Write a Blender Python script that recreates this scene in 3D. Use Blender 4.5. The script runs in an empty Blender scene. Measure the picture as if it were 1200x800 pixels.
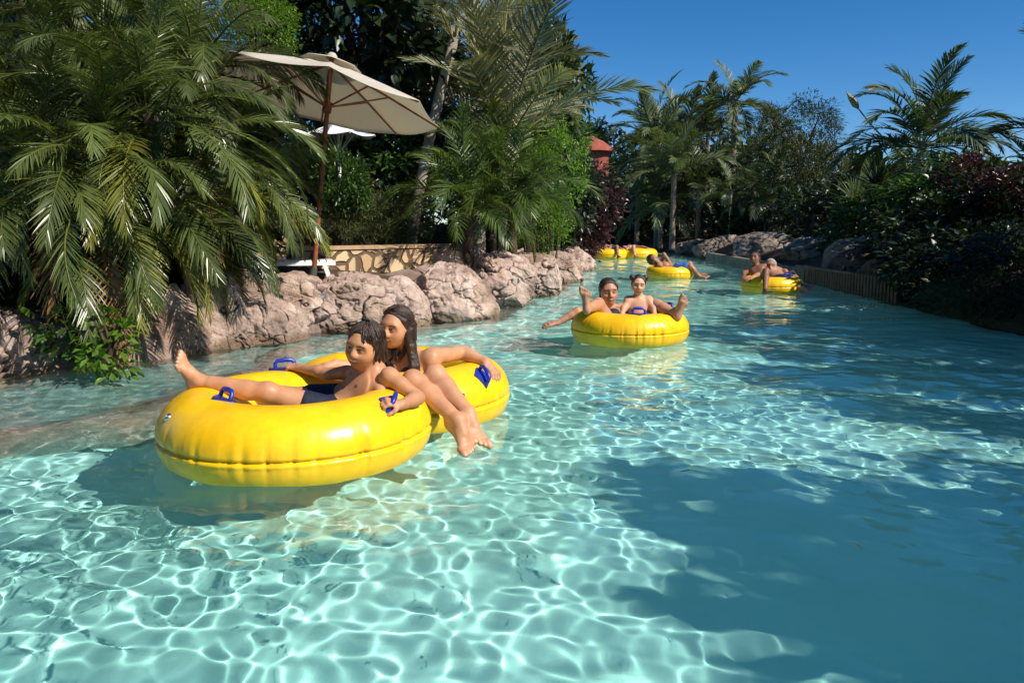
import bpy, math, random
import numpy as np
from mathutils import Vector, Matrix, Euler
R = math.radians
PI = math.pi
sc = bpy.context.scene
COL = sc.collection
rng = np.random.RandomState(7)
random.seed(7)

# ------------------------------------------------------------------ camera geometry (photo pixels 1200x800)
PITCH = R(8.47)
CAMZ = 1.0
CP, SP = math.cos(PITCH), math.sin(PITCH)
def P(px, py, Y):
    """world point at depth Y seen at photo pixel px,py"""
    u = (px-600)/900.0; v = (400-py)/900.0
    d = np.array([u, CP+v*SP, -SP+v*CP])
    return np.array([0, 0, CAMZ]) + d*(Y/d[1])

# ------------------------------------------------------------------ object helpers
def tag(o, label=None, cat=None, group=None, kind=None):
    if label: o['label'] = label
    if cat: o['category'] = cat
    if group: o['group'] = group
    if kind: o['kind'] = kind
    return o
def empty(name, loc=(0,0,0), rz=0, label=None, cat=None, group=None):
    o = bpy.data.objects.new(name, None); COL.objects.link(o)
    o.location = tuple(float(c) for c in loc); o.rotation_euler = (0,0,rz); o.empty_display_size = .1
    return tag(o, label, cat, group)
def copy_tree(o, parent=None):
    c = o.copy(); COL.objects.link(c); c.parent = parent
    for ch in list(o.children): copy_tree(ch, c)
    return c
def link(name, me, mat=None, parent=None):
    o = bpy.data.objects.new(name, me); COL.objects.link(o)
    if mat is not None and not me.materials: me.materials.append(mat)
    if parent is not None: o.parent = parent
    return o

def mesh_from(name, v, faces, smooth=True, col=None):
    """v (n,3); faces: list of int arrays (k,3) or (k,4); col (n,3)"""
    me = bpy.data.meshes.new(name)
    v = np.asarray(v, np.float32)
    if not isinstance(faces, (list, tuple)): faces = [faces]
    faces = [np.asarray(f, np.int32) for f in faces if len(f)]
    loops = np.concatenate([f.ravel() for f in faces])
    sizes = np.concatenate([np.full(len(f), f.shape[1], np.int32) for f in faces])
    starts = np.concatenate([[0], np.cumsum(sizes)[:-1]]).astype(np.int32)
    me.vertices.add(len(v)); me.vertices.foreach_set('co', v.ravel())
    me.loops.add(len(loops)); me.loops.foreach_set('vertex_index', loops)
    me.polygons.add(len(sizes)); me.polygons.foreach_set('loop_start', starts)
    me.update(calc_edges=True)
    me.polygons.foreach_set('use_smooth', np.full(len(sizes), smooth, bool))
    if col is not None:
        a = me.color_attributes.new('Col', 'FLOAT_COLOR', 'POINT')
        c = np.ones((len(v), 4), np.float32); c[:, :3] = col
        a.data.foreach_set('color', c.ravel())
    me.validate()
    return me

class MB:
    """collects pieces into one mesh"""
    def __init__(s): s.v=[]; s.f3=[]; s.f4=[]; s.c=[]; s.n=0
    def add(s, v, f, col=(1,1,1)):
        v=np.asarray(v,float).reshape(-1,3); f=np.asarray(f,int)
        if f.shape[1]==3: s.f3.append(f+s.n)
        else: s.f4.append(f+s.n)
        c=np.asarray(col,float)
        s.c.append(np.broadcast_to(c,(len(v),3)) if c.ndim==1 else c)
        s.v.append(v); s.n+=len(v)
    def tube(s, pts, rad, seg=8, col=(1,1,1), cap=True):
        pts=np.asarray(pts,float); n=len(pts); rad=np.broadcast_to(np.asarray(rad,float),(n,))
        t=np.gradient(pts,axis=0); t/=np.linalg.norm(t,axis=1)[:,None]+1e-9
        a=np.array([0,0,1.]) if abs(t[0,2])<.9 else np.array([1.,0,0])
        V=[]
        u=np.cross(t[0],a); u/=np.linalg.norm(u)
        for i in range(n):
            u=u-t[i]*np.dot(u,t[i]); u/=np.linalg.norm(u)+1e-9
            w=np.cross(t[i],u)
            th=np.arange(seg)*2*PI/seg
            V.append(pts[i]+rad[i]*(np.cos(th)[:,None]*u+np.sin(th)[:,None]*w))
        V=np.concatenate(V)
        idx=np.arange(n*seg).reshape(n,seg); nx=np.roll(idx,-1,axis=1)
        f=np.stack([idx[:-1],nx[:-1],nx[1:],idx[1:]],-1).reshape(-1,4)
        s.add(V,f,col)
        if cap:
            for ring,p,flip in ((V[:seg],pts[0],1),(V[-seg:],pts[-1],0)):
                vv=np.concatenate([ring,p[None]]); k=np.arange(seg)
                ff=np.stack([k,(k+1)%seg,np.full(seg,seg)],-1)
                if flip: ff=ff[:,::-1]
                s.add(vv,ff,col)
    def box(s, c, d, M=None, col=(1,1,1)):
        x,y,z=[q/2 for q in d]
        v=np.array([[-x,-y,-z],[x,-y,-z],[x,y,-z],[-x,y,-z],[-x,-y,z],[x,-y,z],[x,y,z],[-x,y,z]])
        if M is not None: v=v@np.asarray(M).T
        f=[[0,3,2,1],[4,5,6,7],[0,1,5,4],[1,2,6,5],[2,3,7,6],[3,0,4,7]]
        s.add(v+np.asarray(c),f,col)
    def mesh(s, name, smooth=True):
        f=[]
        if s.f4: f.append(np.concatenate(s.f4))
        if s.f3: f.append(np.concatenate(s.f3))
        return mesh_from(name, np.concatenate(s.v), f, smooth, np.concatenate(s.c))
    def build(s, name, mat, parent=None, smooth=True):
        return link(name, s.mesh(name, smooth), mat, parent)

# ------------------------------------------------------------------ numpy noise
def _hash(ix,iy,iz,seed):
    h=(ix.astype(np.int64)*374761393+iy.astype(np.int64)*668265263+iz.astype(np.int64)*2147483647+seed*1274126177)&0xffffffff
    h=((h^(h>>13))*1274126177)&0xffffffff
    h=((h^(h>>16))*2246822519)&0xffffffff
    return ((h^(h>>15))&0xffff)/65535.0
def vnoise(p,seed=0):
    i=np.floor(p).astype(np.int64); f=p-i; f=f*f*(3-2*f)
    r=0
    for dx in (0,1):
        for dy in (0,1):
            for dz in (0,1):
                w=(f[:,0] if dx else 1-f[:,0])*(f[:,1] if dy else 1-f[:,1])*(f[:,2] if dz else 1-f[:,2])
                r=r+w*_hash(i[:,0]+dx,i[:,1]+dy,i[:,2]+dz,seed)
    return r*2-1
def fbm(p,oct=4,seed=0):
    r=0;a=1.
    for o in range(oct):
        r=r+a*vnoise(p*2**o+17.3*o,seed+o); a*=.5
    return r
def voro(p,seed=0):
    """F1, F2-F1 and an id value"""
    i=np.floor(p).astype(np.int64)
    f1=np.full(len(p),9.);f2=np.full(len(p),9.);idv=np.zeros(len(p))
    for dx in (-1,0,1):
        for dy in (-1,0,1):
            for dz in (-1,0,1):
                cx,cy,cz=i[:,0]+dx,i[:,1]+dy,i[:,2]+dz
                q=np.stack([cx+_hash(cx,cy,cz,seed),cy+_hash(cx,cy,cz,seed+11),cz+_hash(cx,cy,cz,seed+23)],-1)
                d=np.linalg.norm(q-p,axis=1)
                m=d<f1
                f2=np.where(m,f1,np.minimum(f2,d)); f1=np.where(m,d,f1)
                idv=np.where(m,_hash(cx,cy,cz,seed+37),idv)
    return f1,f2-f1,idv

# ------------------------------------------------------------------ materials
def new_mat(name):
    m=bpy.data.materials.new(name); m.use_nodes=True
    return m, m.node_tree, m.node_tree.nodes['Principled BSDF']
def simple(name, col, rough=.5, spec=.5, metal=0, noise=0, nscale=8, bump=0, bscale=60):
    m,t,b=new_mat(name)
    b.inputs['Base Color'].default_value=(*col,1); b.inputs['Roughness'].default_value=rough
    b.inputs['Specular IOR Level'].default_value=spec; b.inputs['Metallic'].default_value=metal
    tc=t.nodes.new('ShaderNodeTexCoord')
    if noise:
        n=t.nodes.new('ShaderNodeTexNoise'); n.inputs['Scale'].default_value=nscale; n.inputs['Detail'].default_value=5
        t.links.new(tc.outputs['Object'],n.inputs['Vector'])
        r=t.nodes.new('ShaderNodeValToRGB')
        r.color_ramp.elements[0].position=.3; r.color_ramp.elements[1].position=.7
        r.color_ramp.elements[0].color=(*[c*(1-noise) for c in col],1); r.color_ramp.elements[1].color=(*[min(1,c*(1+noise)) for c in col],1)
        t.links.new(n.outputs[0],r.inputs[0]); t.links.new(r.outputs[0],b.inputs['Base Color'])
    if bump:
        n=t.nodes.new('ShaderNodeTexNoise'); n.inputs['Scale'].default_value=bscale; n.inputs['Detail'].default_value=6
        t.links.new(tc.outputs['Object'],n.inputs['Vector'])
        bp=t.nodes.new('ShaderNodeBump'); bp.inputs['Strength'].default_value=bump; bp.inputs['Distance'].default_value=.01
        t.links.new(n.outputs[0],bp.inputs['Height']); t.links.new(bp.outputs[0],b.inputs['Normal'])
    return m
def leaf_mat(name, col, rough=.4, spec=.5, trans=.25, var=.35):
    """leaf: vertex colour 'Col' multiplies the leaf colour (old, young and dry leaves)"""
    m,t,b=new_mat(name)
    at=t.nodes.new('ShaderNodeAttribute'); at.attribute_name='Col'
    oi=t.nodes.new('ShaderNodeObjectInfo')
    mr=t.nodes.new('ShaderNodeMapRange'); mr.inputs['To Min'].default_value=1-var; mr.inputs['To Max'].default_value=1+var
    t.links.new(oi.outputs['Random'],mr.inputs['Value'])
    mx=t.nodes.new('ShaderNodeVectorMath'); mx.operation='MULTIPLY'; mx.inputs[1].default_value=col
    t.links.new(at.outputs['Color'],mx.inputs[0])
    m2=t.nodes.new('ShaderNodeVectorMath'); m2.operation='SCALE'
    t.links.new(mx.outputs[0],m2.inputs[0]); t.links.new(mr.outputs[0],m2.inputs['Scale'])
    t.links.new(m2.outputs[0],b.inputs['Base Color'])
    b.inputs['Roughness'].default_value=rough; b.inputs['Specular IOR Level'].default_value=spec
    if trans:
        tr=t.nodes.new('ShaderNodeBsdfTranslucent')
        m3=t.nodes.new('ShaderNodeVectorMath'); m3.operation='MULTIPLY'; m3.inputs[1].default_value=(1.6,1.7,.7)
        t.links.new(m2.outputs[0],m3.inputs[0]); t.links.new(m3.outputs[0],tr.inputs['Color'])
        ms=t.nodes.new('ShaderNodeMixShader'); ms.inputs[0].default_value=trans
        t.links.new(b.outputs[0],ms.inputs[1]); t.links.new(tr.outputs[0],ms.inputs[2])
        t.links.new(ms.outputs[0],t.nodes['Material Output'].inputs['Surface'])
    return m
def vcol_mat(name, rough=.5, spec=.5, sss=0, bump=0, bscale=200):
    m,t,b=new_mat(name)
    at=t.nodes.new('ShaderNodeAttribute'); at.attribute_name='Col'
    t.links.new(at.outputs['Color'],b.inputs['Base Color'])
    b.inputs['Roughness'].default_value=rough; b.inputs['Specular IOR Level'].default_value=spec
    if sss:
        b.inputs['Subsurface Weight'].default_value=sss; b.inputs['Subsurface Radius'].default_value=(.012,.005,.003); b.inputs['Subsurface Scale'].default_value=1
    if bump:
        tc=t.nodes.new('ShaderNodeTexCoord'); n=t.nodes.new('ShaderNodeTexNoise'); n.inputs['Scale'].default_value=bscale
        t.links.new(tc.outputs['Object'],n.inputs['Vector'])
        bp=t.nodes.new('ShaderNodeBump'); bp.inputs['Strength'].default_value=bump; bp.inputs['Distance'].default_value=.004
        t.links.new(n.outputs[0],bp.inputs['Height']); t.links.new(bp.outputs[0],b.inputs['Normal'])
    return m

def rock_mat(name, dark, mid, light, scale=3.0):
    m,t,b=new_mat(name)
    tc=t.nodes.new('ShaderNodeTexCoord'); geo=t.nodes.new('ShaderNodeNewGeometry')
    n=t.nodes.new('ShaderNodeTexNoise'); n.inputs['Scale'].default_value=scale; n.inputs['Detail'].default_value=10; n.inputs['Roughness'].default_value=.68
    t.links.new(geo.outputs['Position'],n.inputs['Vector'])
    r=t.nodes.new('ShaderNodeValToRGB'); e=r.color_ramp.elements
    e[0].position=.3; e[0].color=(*dark,1); e[1].position=.72; e[1].color=(*light,1)
    x=e.new(.5); x.color=(*mid,1)
    t.links.new(n.outputs[0],r.inputs[0])
    at=t.nodes.new('ShaderNodeAttribute'); at.attribute_name='Col'
    mx=t.nodes.new('ShaderNodeVectorMath'); mx.operation='MULTIPLY'
    t.links.new(r.outputs[0],mx.inputs[0]); t.links.new(at.outputs['Color'],mx.inputs[1])
    n3=t.nodes.new('ShaderNodeTexNoise'); n3.inputs['Scale'].default_value=scale*.55; n3.inputs['Detail'].default_value=7; n3.inputs['Roughness'].default_value=.75
    t.links.new(geo.outputs['Position'],n3.inputs['Vector'])
    r3=t.nodes.new('ShaderNodeValToRGB'); r3.color_ramp.elements[0].position=.36; r3.color_ramp.elements[0].color=(.76,.70,.62,1); r3.color_ramp.elements[1].position=.52; r3.color_ramp.elements[1].color=(1,1,1,1)
    t.links.new(n3.outputs[0],r3.inputs[0])
    m3=t.nodes.new('ShaderNodeVectorMath'); m3.operation='MULTIPLY'; t.links.new(mx.outputs[0],m3.inputs[0]); t.links.new(r3.outputs[0],m3.inputs[1])
    t.links.new(m3.outputs[0],b.inputs['Base Color'])
    b.inputs['Roughness'].default_value=.8; b.inputs['Specular IOR Level'].default_value=.25
    n2=t.nodes.new('ShaderNodeTexNoise'); n2.inputs['Scale'].default_value=46; n2.inputs['Detail'].default_value=8; n2.inputs['Roughness'].default_value=.7
    t.links.new(geo.outputs['Position'],n2.inputs['Vector'])
    bp=t.nodes.new('ShaderNodeBump'); bp.inputs['Strength'].default_value=.9; bp.inputs['Distance'].default_value=.035
    t.links.new(n2.outputs[0],bp.inputs['Height']); t.links.new(bp.outputs[0],b.inputs['Normal'])
    return m

# ------------------------------------------------------------------ world, sun, camera
SUN = np.array([.84,-.54,.88]); SUN/=np.linalg.norm(SUN)
SUN_EL = math.asin(SUN[2]); SUN_AZ = math.atan2(SUN[0],SUN[1])
w=bpy.data.worlds.new("World"); sc.world=w; w.use_nodes=True
nt=w.node_tree; bg=nt.nodes['Background']
sky=nt.nodes.new('ShaderNodeTexSky'); sky.sky_type='NISHITA'; sky.sun_disc=False
sky.sun_elevation=SUN_EL; sky.sun_rotation=SUN_AZ
sky.altitude=2500; sky.air_density=1.0; sky.dust_density=.8; sky.ozone_density=4.0
hs=nt.nodes.new('ShaderNodeHueSaturation'); hs.inputs['Saturation'].default_value=1.3
nt.links.new(sky.outputs[0],hs.inputs['Color']); nt.links.new(hs.outputs[0],bg.inputs[0]); bg.inputs[1].default_value=.09
l=bpy.data.lights.new('sun','SUN'); l.energy=5.0; l.angle=R(.5); l.color=(1,.93,.82)
so=bpy.data.objects.new('sun',l); COL.objects.link(so)
so.rotation_euler=Vector(SUN).to_track_quat('Z','Y').to_euler(); so.location=(12,-8,15)
l.cycles.is_caustics_light=True
cam=bpy.data.cameras.new('camera'); cam.lens=27; cam.sensor_width=36; cam.clip_start=.05; cam.clip_end=4000
co=bpy.data.objects.new('camera',cam); COL.objects.link(co); co.location=(0,0,CAMZ); co.rotation_euler=(PI/2-PITCH,0,0); sc.camera=co
sc.view_settings.view_transform='Standard'; sc.view_settings.look='None'; sc.view_settings.gamma=1; sc.view_settings.use_curve_mapping=False
sc.view_settings.exposure=0.48
sc.render.engine='CYCLES'
sc.cycles.use_denoising=True
sc.cycles.max_bounces=10; sc.cycles.transmission_bounces=8; sc.cycles.transparent_max_bounces=8; sc.cycles.diffuse_bounces=3; sc.cycles.glossy_bounces=3
sc.cycles.sample_clamp_indirect=4; sc.cycles.blur_glossy=.4
sc.cycles.use_adaptive_sampling=True; sc.cycles.adaptive_threshold=.02

# ------------------------------------------------------------------ river banks
Ly=np.array([-14,-8,2,4,5.1,5.8,6.7,8.7,10.5,13,20.8,27,31,33,36,60.]); Lx=np.array([-5.4,-5.2,-4.7,-3.95,-3.4,-2.75,-2.35,-.55,.0,.6,1.75,2.7,2.2,-2,-14,-14.])
Ry=np.array([-14,7.6,14,23,30,36,40,42,43.5,60]); Rx=np.array([5.,5.1,5.5,6.0,6.3,5.2,2.5,-4,-14,-14.])
Lf=lambda y: np.interp(y,Ly,Lx)
Rf=lambda y: np.interp(y,Ry,Rx)

# ---- ground
def axis(a,b,core0,core1,step):
    c=np.arange(core0,core1,step); lo=core0-np.geomspace(step,core0-a,26); hi=core1+np.geomspace(step,b-core1,26)
    return np.unique(np.concatenate([lo,c,hi]))
gx=axis(-1500,1500,-16,18,.2); gy=axis(-1500,1500,-12,50,.2)
GX,GY=np.meshgrid(gx,gy,indexing='ij')
def ground_z(x,y):
    x=np.asarray(x,float);y=np.asarray(y,float)
    d=np.minimum(x-Lf(y),Rf(y)-x)
    z=np.interp(d,[-3.,-.9,-.35,.1,.4],[.62,.46,.25,-.9,-1.2])
    n=fbm(np.stack([x.ravel()*.7,y.ravel()*.7,0*x.ravel()],-1),3,5).reshape(x.shape)
    return z+n*.05*(d<-.3)
GZ=ground_z(GX,GY)
def grid_faces(n,m):
    i=np.arange(n*m).reshape(n,m)
    return np.stack([i[:-1,:-1],i[1:,:-1],i[1:,1:],i[:-1,1:]],-1).reshape(-1,4)
soil=simple('soil',(.075,.052,.034),.95,.1,noise=.5,nscale=2.5,bump=.8,bscale=25)
g=link('ground',mesh_from('ground',np.stack([GX,GY,GZ],-1).reshape(-1,3),grid_faces(*GX.shape)),soil); tag(g,kind='structure')
def gz(x,y): return float(ground_z(np.array([x]),np.array([y]))[0])

# ---- pool floor
ys=np.arange(-13,43.4,.15); ss=np.linspace(-.06,1.06,90)
YY,S=np.meshgrid(ys,ss,indexing='ij'); XX=Lf(YY)+(Rf(YY)-Lf(YY))*S
dl=XX-Lf(YY)
FZ=-.60+.03*fbm(np.stack([XX.ravel()*.6,YY.ravel()*.6,0*XX.ravel()],-1),2,3).reshape(XX.shape)
m,t,b=new_mat('pool_plaster')
geo=t.nodes.new('ShaderNodeNewGeometry'); n=t.nodes.new('ShaderNodeTexNoise'); n.inputs['Scale'].default_value=.8; n.inputs['Detail'].default_value=6
t.links.new(geo.outputs['Position'],n.inputs['Vector'])
r=t.nodes.new('ShaderNodeValToRGB'); r.color_ramp.elements[0].position=.3; r.color_ramp.elements[1].position=.7
r.color_ramp.elements[0].color=(.33,.67,.63,1); r.color_ramp.elements[1].color=(.40,.74,.69,1)
t.links.new(n.outputs[0],r.inputs[0]); t.links.new(r.outputs[0],b.inputs['Base Color']); b.inputs['Roughness'].default_value=.9; b.inputs['Specular IOR Level'].default_value=.1
POOL=m
f=link('pool_floor',mesh_from('pool_floor',np.stack([XX,YY,FZ],-1).reshape(-1,3),grid_faces(*XX.shape)),POOL); tag(f,kind='structure'); f.cycles.is_caustics_receiver=True

# ---- water
K=[]
wr=np.random.RandomState(3)
for lam in np.geomspace(.072,1.7,62):
    for _ in range(2):
        a=wr.normal(R(205),R(55)) if lam>.45 else wr.uniform(0,2*PI)
        k=2*PI/(lam*wr.uniform(.9,1.1)); K.append((k*math.cos(a),k*math.sin(a),wr.uniform(0,6.28),lam))
def wave(x,y,dd):
    z=np.zeros_like(x)
    # patches where the ripples are stronger or calmer
    mod=.58+.72*(vnoise(np.stack([x.ravel()*.8,y.ravel()*.8,0*x.ravel()],-1),9).reshape(x.shape)*.5+.5)
    for kx,ky,p,lam in K:
        amp=WAMP*(lam/.4)**(1.0 if lam<.4 else .85)
        z+=np.clip((lam/dd-3)/3,0,1)*amp*np.sin(kx*x+ky*y+p)
    return z*mod
WAMP=.00058
yy=[-11.]
while yy[-1]<43.4:
    q=yy[-1]; yy.append(q+(.06 if q<0 else max(.0105,.0034*q)))
yy=np.array(yy)
S=np.linspace(0,1,1100)
Y2,S2=np.meshgrid(yy,S,indexing='ij')
x0=Lf(Y2)-.7; x1=Rf(Y2)+.7
X2=x0+(x1-x0)*S2
DD=np.maximum((x1-x0)/1100,np.gradient(yy)[:,None]*np.ones_like(X2))
Z2=wave(X2,Y2,DD)
m=bpy.data.materials.new('pool_water'); m.use_nodes=True; t=m.node_tree; t.nodes.clear()
o=t.nodes.new('ShaderNodeOutputMaterial'); gl=t.nodes.new('ShaderNodeBsdfGlass'); gl.inputs['IOR'].default_value=1.333; gl.inputs['Roughness'].default_value=0; gl.inputs['Color'].default_value=(.95,1,.995,1)
t.links.new(gl.outputs[0],o.inputs[0])
wat=link('water',mesh_from('water',np.stack([X2,Y2,Z2],-1).reshape(-1,3),grid_faces(*X2.shape)[:,::-1]),m); tag(wat,kind='structure'); wat.cycles.is_caustics_caster=True
RECEIVERS=[]
# ------------------------------------------------------------------ rocks
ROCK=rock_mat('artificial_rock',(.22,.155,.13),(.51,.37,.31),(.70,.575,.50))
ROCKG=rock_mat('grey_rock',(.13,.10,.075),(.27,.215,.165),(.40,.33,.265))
def ico(sub):
    import bmesh
    bm=bmesh.new(); bmesh.ops.create_icosphere(bm,subdivisions=sub,radius=1)
    v=np.array([x.co[:] for x in bm.verts]); f=np.array([[q.index for q in x.verts] for x in bm.faces]); bm.free(); return v,f
ICO={s:ico(s) for s in (3,6,7)}
def rock_mesh(c,size,seed,sub=7,crack=.35,rz=0,rough=1.0):
    v,f=ICO[sub]
    p=np.sign(v)*np.abs(v)**.8
    p=p/np.max(np.linalg.norm(p,axis=1))*1.1
    d0=fbm(v*1.3+seed*7.1,3,seed)*.16
    # facets: chop with random planes for the angular cast-rock look
    rs=np.random.RandomState(seed)
    p=p*(1+d0)[:,None]
    for k in range(14):
        nrm=rs.normal(size=3); nrm[2]=abs(nrm[2])*.7; nrm/=np.linalg.norm(nrm); off=rs.uniform(.72,.92)
        ex=p@nrm-off; p=p-np.where(ex>0,ex*.9,0)[:,None]*nrm
    c_,s_=math.cos(rz),math.sin(rz)
    q=p*np.asarray(size); q=np.stack([q[:,0]*c_-q[:,1]*s_,q[:,0]*s_+q[:,1]*c_,q[:,2]],-1)
    wpos=q+np.asarray(c)
    wv=wpos/(crack*1.35)*np.array([.8,1,1.3])+.30*np.stack([fbm(wpos*4,4,1),fbm(wpos*4,4,2),fbm(wpos*4,4,3)],-1)
    f1,e,idv=voro(wv,seed%5)
    gate=np.clip((vnoise(wpos*2.3,8)+.25)/.3,0,1)
    g1,e2,id2=voro(wv*2.3+5.,seed%7+2); gate2=np.clip((vnoise(wpos*3.1,18)-.0)/.25,0,1)
    cr=np.exp(-(e/.038)**2)*(.25+.75*gate)+.45*np.exp(-(e2/.06)**2)*gate2
    nrm=v/np.linalg.norm(v,axis=1)[:,None]
    amp=.05*rough
    disp=(idv-.5)*.05*rough*(1-np.exp(-(e/.25)**2)) - cr*amp*1.3 + (.5-np.abs(fbm(wpos*4,4,seed+3)))*.035*rough + fbm(wpos*19,3,seed+5)*.009*rough
    q=q+nrm*disp[:,None]
    col=np.ones((len(q),3))*(.82+.36*idv)[:,None]
    col*=(1-.72*np.clip(np.exp(-(e/.032)**2)*(.2+.8*gate)+.6*np.exp(-(e2/.05)**2)*gate2,0,1))[:,None]        # darker colour along the cracks
    wet=np.clip((wpos[:,2]-.03+.03*fbm(wpos*6,2,9))/.07,0,1)             # darker damp, algae-brown tide line at the water
    col*= (np.array([.5,.46,.38])+(1-np.array([.5,.46,.38]))*wet[:,None])
    return mesh_from('rock',q,f,True,col)
ROCKS=[  # px,py of centre, depth, size x y z, label
 (15,418,5.2,(.30,.4,.36),'sunlit rounded rock at the left edge of the photo, half under the water',.4),
 (120,418,5.75,(.5,.35,.28),'low shaded rock behind the leafy sprig at the waterline',.4),
 (200,392,6.1,(.34,.38,.40),'dim rock under the drooping palm frond tips, left end of the pink rock bank',.42),
 (266,380,6.45,(.27,.34,.42),'tall narrow pink rock under the yellowing palm frond',.6),
 (318,382,6.75,(.36,.38,.31),'cracked pink rock just behind the outstretched foot of the boy',.35),
 (345,354,7.35,(.48,.42,.27),'pinkish rock just under the white lounger',.4),
 (415,360,7.5,(.58,.46,.34),'broad cracked rock directly behind the two people in the near float',.38),
 (475,360,7.9,(.3,.36,.27),'small rock wedged between the broad cracked rock and the peaked rock',.5),
 (528,350,8.5,(.55,.5,.39),'big peaked rock with deep cracks, right of the dark-haired woman',.42),
 (585,330,9.7,(.46,.5,.42),'rounded pale rock below the bushy palm',.4),
 (538,314,10.0,(.5,.4,.32),'pale flat-topped rock at the end of the low stone wall',.45),
 (625,324,11.4,(.46,.55,.42),'rock at the water under the bright green bush',.4),
 (655,318,14.0,(.5,.8,.4),'low rock in front of the burgundy bush',.4),
 (672,310,17.5,(.5,1.0,.38),'farthest visible rock of the left bank, under the burgundy bush',.4),
]
for k,(px,py,Y,sz,lab,cr) in enumerate(ROCKS):
    c=P(px,py,Y+sz[1]*.4)
    o=link('rock',rock_mesh(c,sz,20+k,7,cr,rng.uniform(-.4,.4)),ROCK); o.location=tuple(c)
    tag(o,lab,'rock','artificial rocks along the left bank'); o.cycles.is_caustics_receiver=True
# rock that backs the boulders (one cast bank, solid behind them)
ys=np.arange(-6,30,.06); ss=np.linspace(0,1,26)
BY,BS=np.meshgrid(ys,ss,indexing='ij')
prof_x=np.interp(BS,[0,.25,.6,1],[.28,-.02,-.2,-.95]); prof_z=np.interp(BS,[0,.25,.6,1],[-.66,-.05,.34,.5])
nb=fbm(np.stack([BY.ravel()*1.6,BS.ravel()*2,0*BY.ravel()],-1),4,41).reshape(BY.shape)
BX=Lf(BY)+prof_x+nb*.13; BZ=prof_z+nb*.07*(BS>.1)
bc=np.ones((BX.size,3))*(.62+.2*nb.ravel())[:,None]
bank=link('rock_bank',mesh_from('rock_bank',np.stack([BX,BY,BZ],-1).reshape(-1,3),grid_faces(*BX.shape)[:,::-1],True,bc),ROCK)
tag(bank,kind='structure'); bank.cycles.is_caustics_receiver=True
# shallow submerged ledge in front of the left bank
edge_y=np.array([1.0,2.6,3.3,3.75,4.0,4.6,5.4,6.4,7.4,8.6]); edge_x=np.array([-3.8,-3.3,-2.9,-2.45,-1.95,-1.75,-1.65,-1.75,-1.3,-.2])
ys=np.arange(1,8.6,.03); ss=np.linspace(0,1,70)
EY,ES=np.meshgrid(ys,ss,indexing='ij')
ex=np.interp(EY,edge_y,edge_x)+.10*fbm(np.stack([EY.ravel()*1.4,0*EY.ravel(),0*EY.ravel()],-1),3,71).reshape(EY.shape); bx=Lf(EY)-.3
EX=bx+(ex-bx)*ES
ne=fbm(np.stack([EX.ravel()*2.2,EY.ravel()*2.2,0*EX.ravel()],-1),4,61).reshape(EX.shape)
EZ=np.interp(ES,[0,.3,.72,.86,.95,1],[.04,-.22,-.28,-.11,-.16,-.7])+ne*.045
EM=np.interp(ES,[0,.18,.30,.74,.82,.96,1],[0,0,1,1,0,0,1]); EM=np.clip(EM+.5*ne,0,1)
LEDGE=ROCK.copy(); LEDGE.name='ledge_rock'; t=LEDGE.node_tree; b=t.nodes['Principled BSDF']; src=b.inputs['Base Color'].links[0].from_socket; mx=t.nodes.new('ShaderNodeMix'); mx.data_type='RGBA'; a2=t.nodes.new('ShaderNodeAttribute'); a2.attribute_name='Plaster'
t.links.new(a2.outputs['Fac'],mx.inputs[0]); t.links.new(src,mx.inputs[6]); mx.inputs[7].default_value=(.30,.50,.47,1); t.links.new(mx.outputs[2],b.inputs['Base Color'])
led=link('rock_ledge',mesh_from('rock_ledge',np.stack([EX,EY,EZ],-1).reshape(-1,3),grid_faces(*EX.shape)[:,::-1],True,np.ones((EX.size,3))*(1.3+.3*ne.ravel())[:,None]*np.array([1,.98,.95])),LEDGE)
a_=led.data.attributes.new('Plaster','FLOAT','POINT'); a_.data.foreach_set('value',EM.ravel().astype(np.float32))
tag(led,kind='structure'); led.cycles.is_caustics_receiver=True

# right bank: low concrete wall with a grating, rough rock heap behind
CONC=simple('weathered_concrete',(.22,.19,.14),.85,.2,noise=.35,nscale=4,bump=.4,bscale=30)
rw=empty('river_wall',(float(Rf(14)),14,0),0,'low weathered concrete wall with a slatted grating along the right bank','wall')
mb=MB(); yv=np.linspace(14.4,24,60)
for a,b_ in ((0,60),):
    x=Rf(yv)-.02
    prof=[(0,-.6),(0,.22),(.16,.22),(.16,-.6)]
    V=np.array([[xx+px_-float(Rf(14)),y-14,pz] for xx,y in zip(x,yv) for px_,pz in prof])
    i=np.arange(len(V)).reshape(-1,4); nx=np.roll(i,-1,axis=1)
    mb.add(V,np.stack([i[:-1],i[1:],nx[1:],nx[:-1]],-1).reshape(-1,4))
mb.build('wall_body',CONC,rw,False)
mb=MB()
for y in np.arange(10.4,14.4,.12):
    mb.box((float(Rf(y))-.05-float(Rf(14)),y-14,.07),(.05,.06,.46))
mb.box((float(Rf(12.4))-.052-float(Rf(14)),12.4-14,.28),(.07,4.1,.04))
mb.build('grating',simple('grate_slats',(.13,.095,.055),.6,.3,noise=.3),rw,False)
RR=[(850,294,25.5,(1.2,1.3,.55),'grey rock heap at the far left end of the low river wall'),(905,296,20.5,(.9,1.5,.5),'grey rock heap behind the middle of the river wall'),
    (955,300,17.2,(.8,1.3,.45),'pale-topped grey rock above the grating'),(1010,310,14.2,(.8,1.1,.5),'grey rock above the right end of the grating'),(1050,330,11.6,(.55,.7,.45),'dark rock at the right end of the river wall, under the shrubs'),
    (812,292,29,(1.0,1.2,.45),'small dark rock on the far bank, left of the river wall')]
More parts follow.
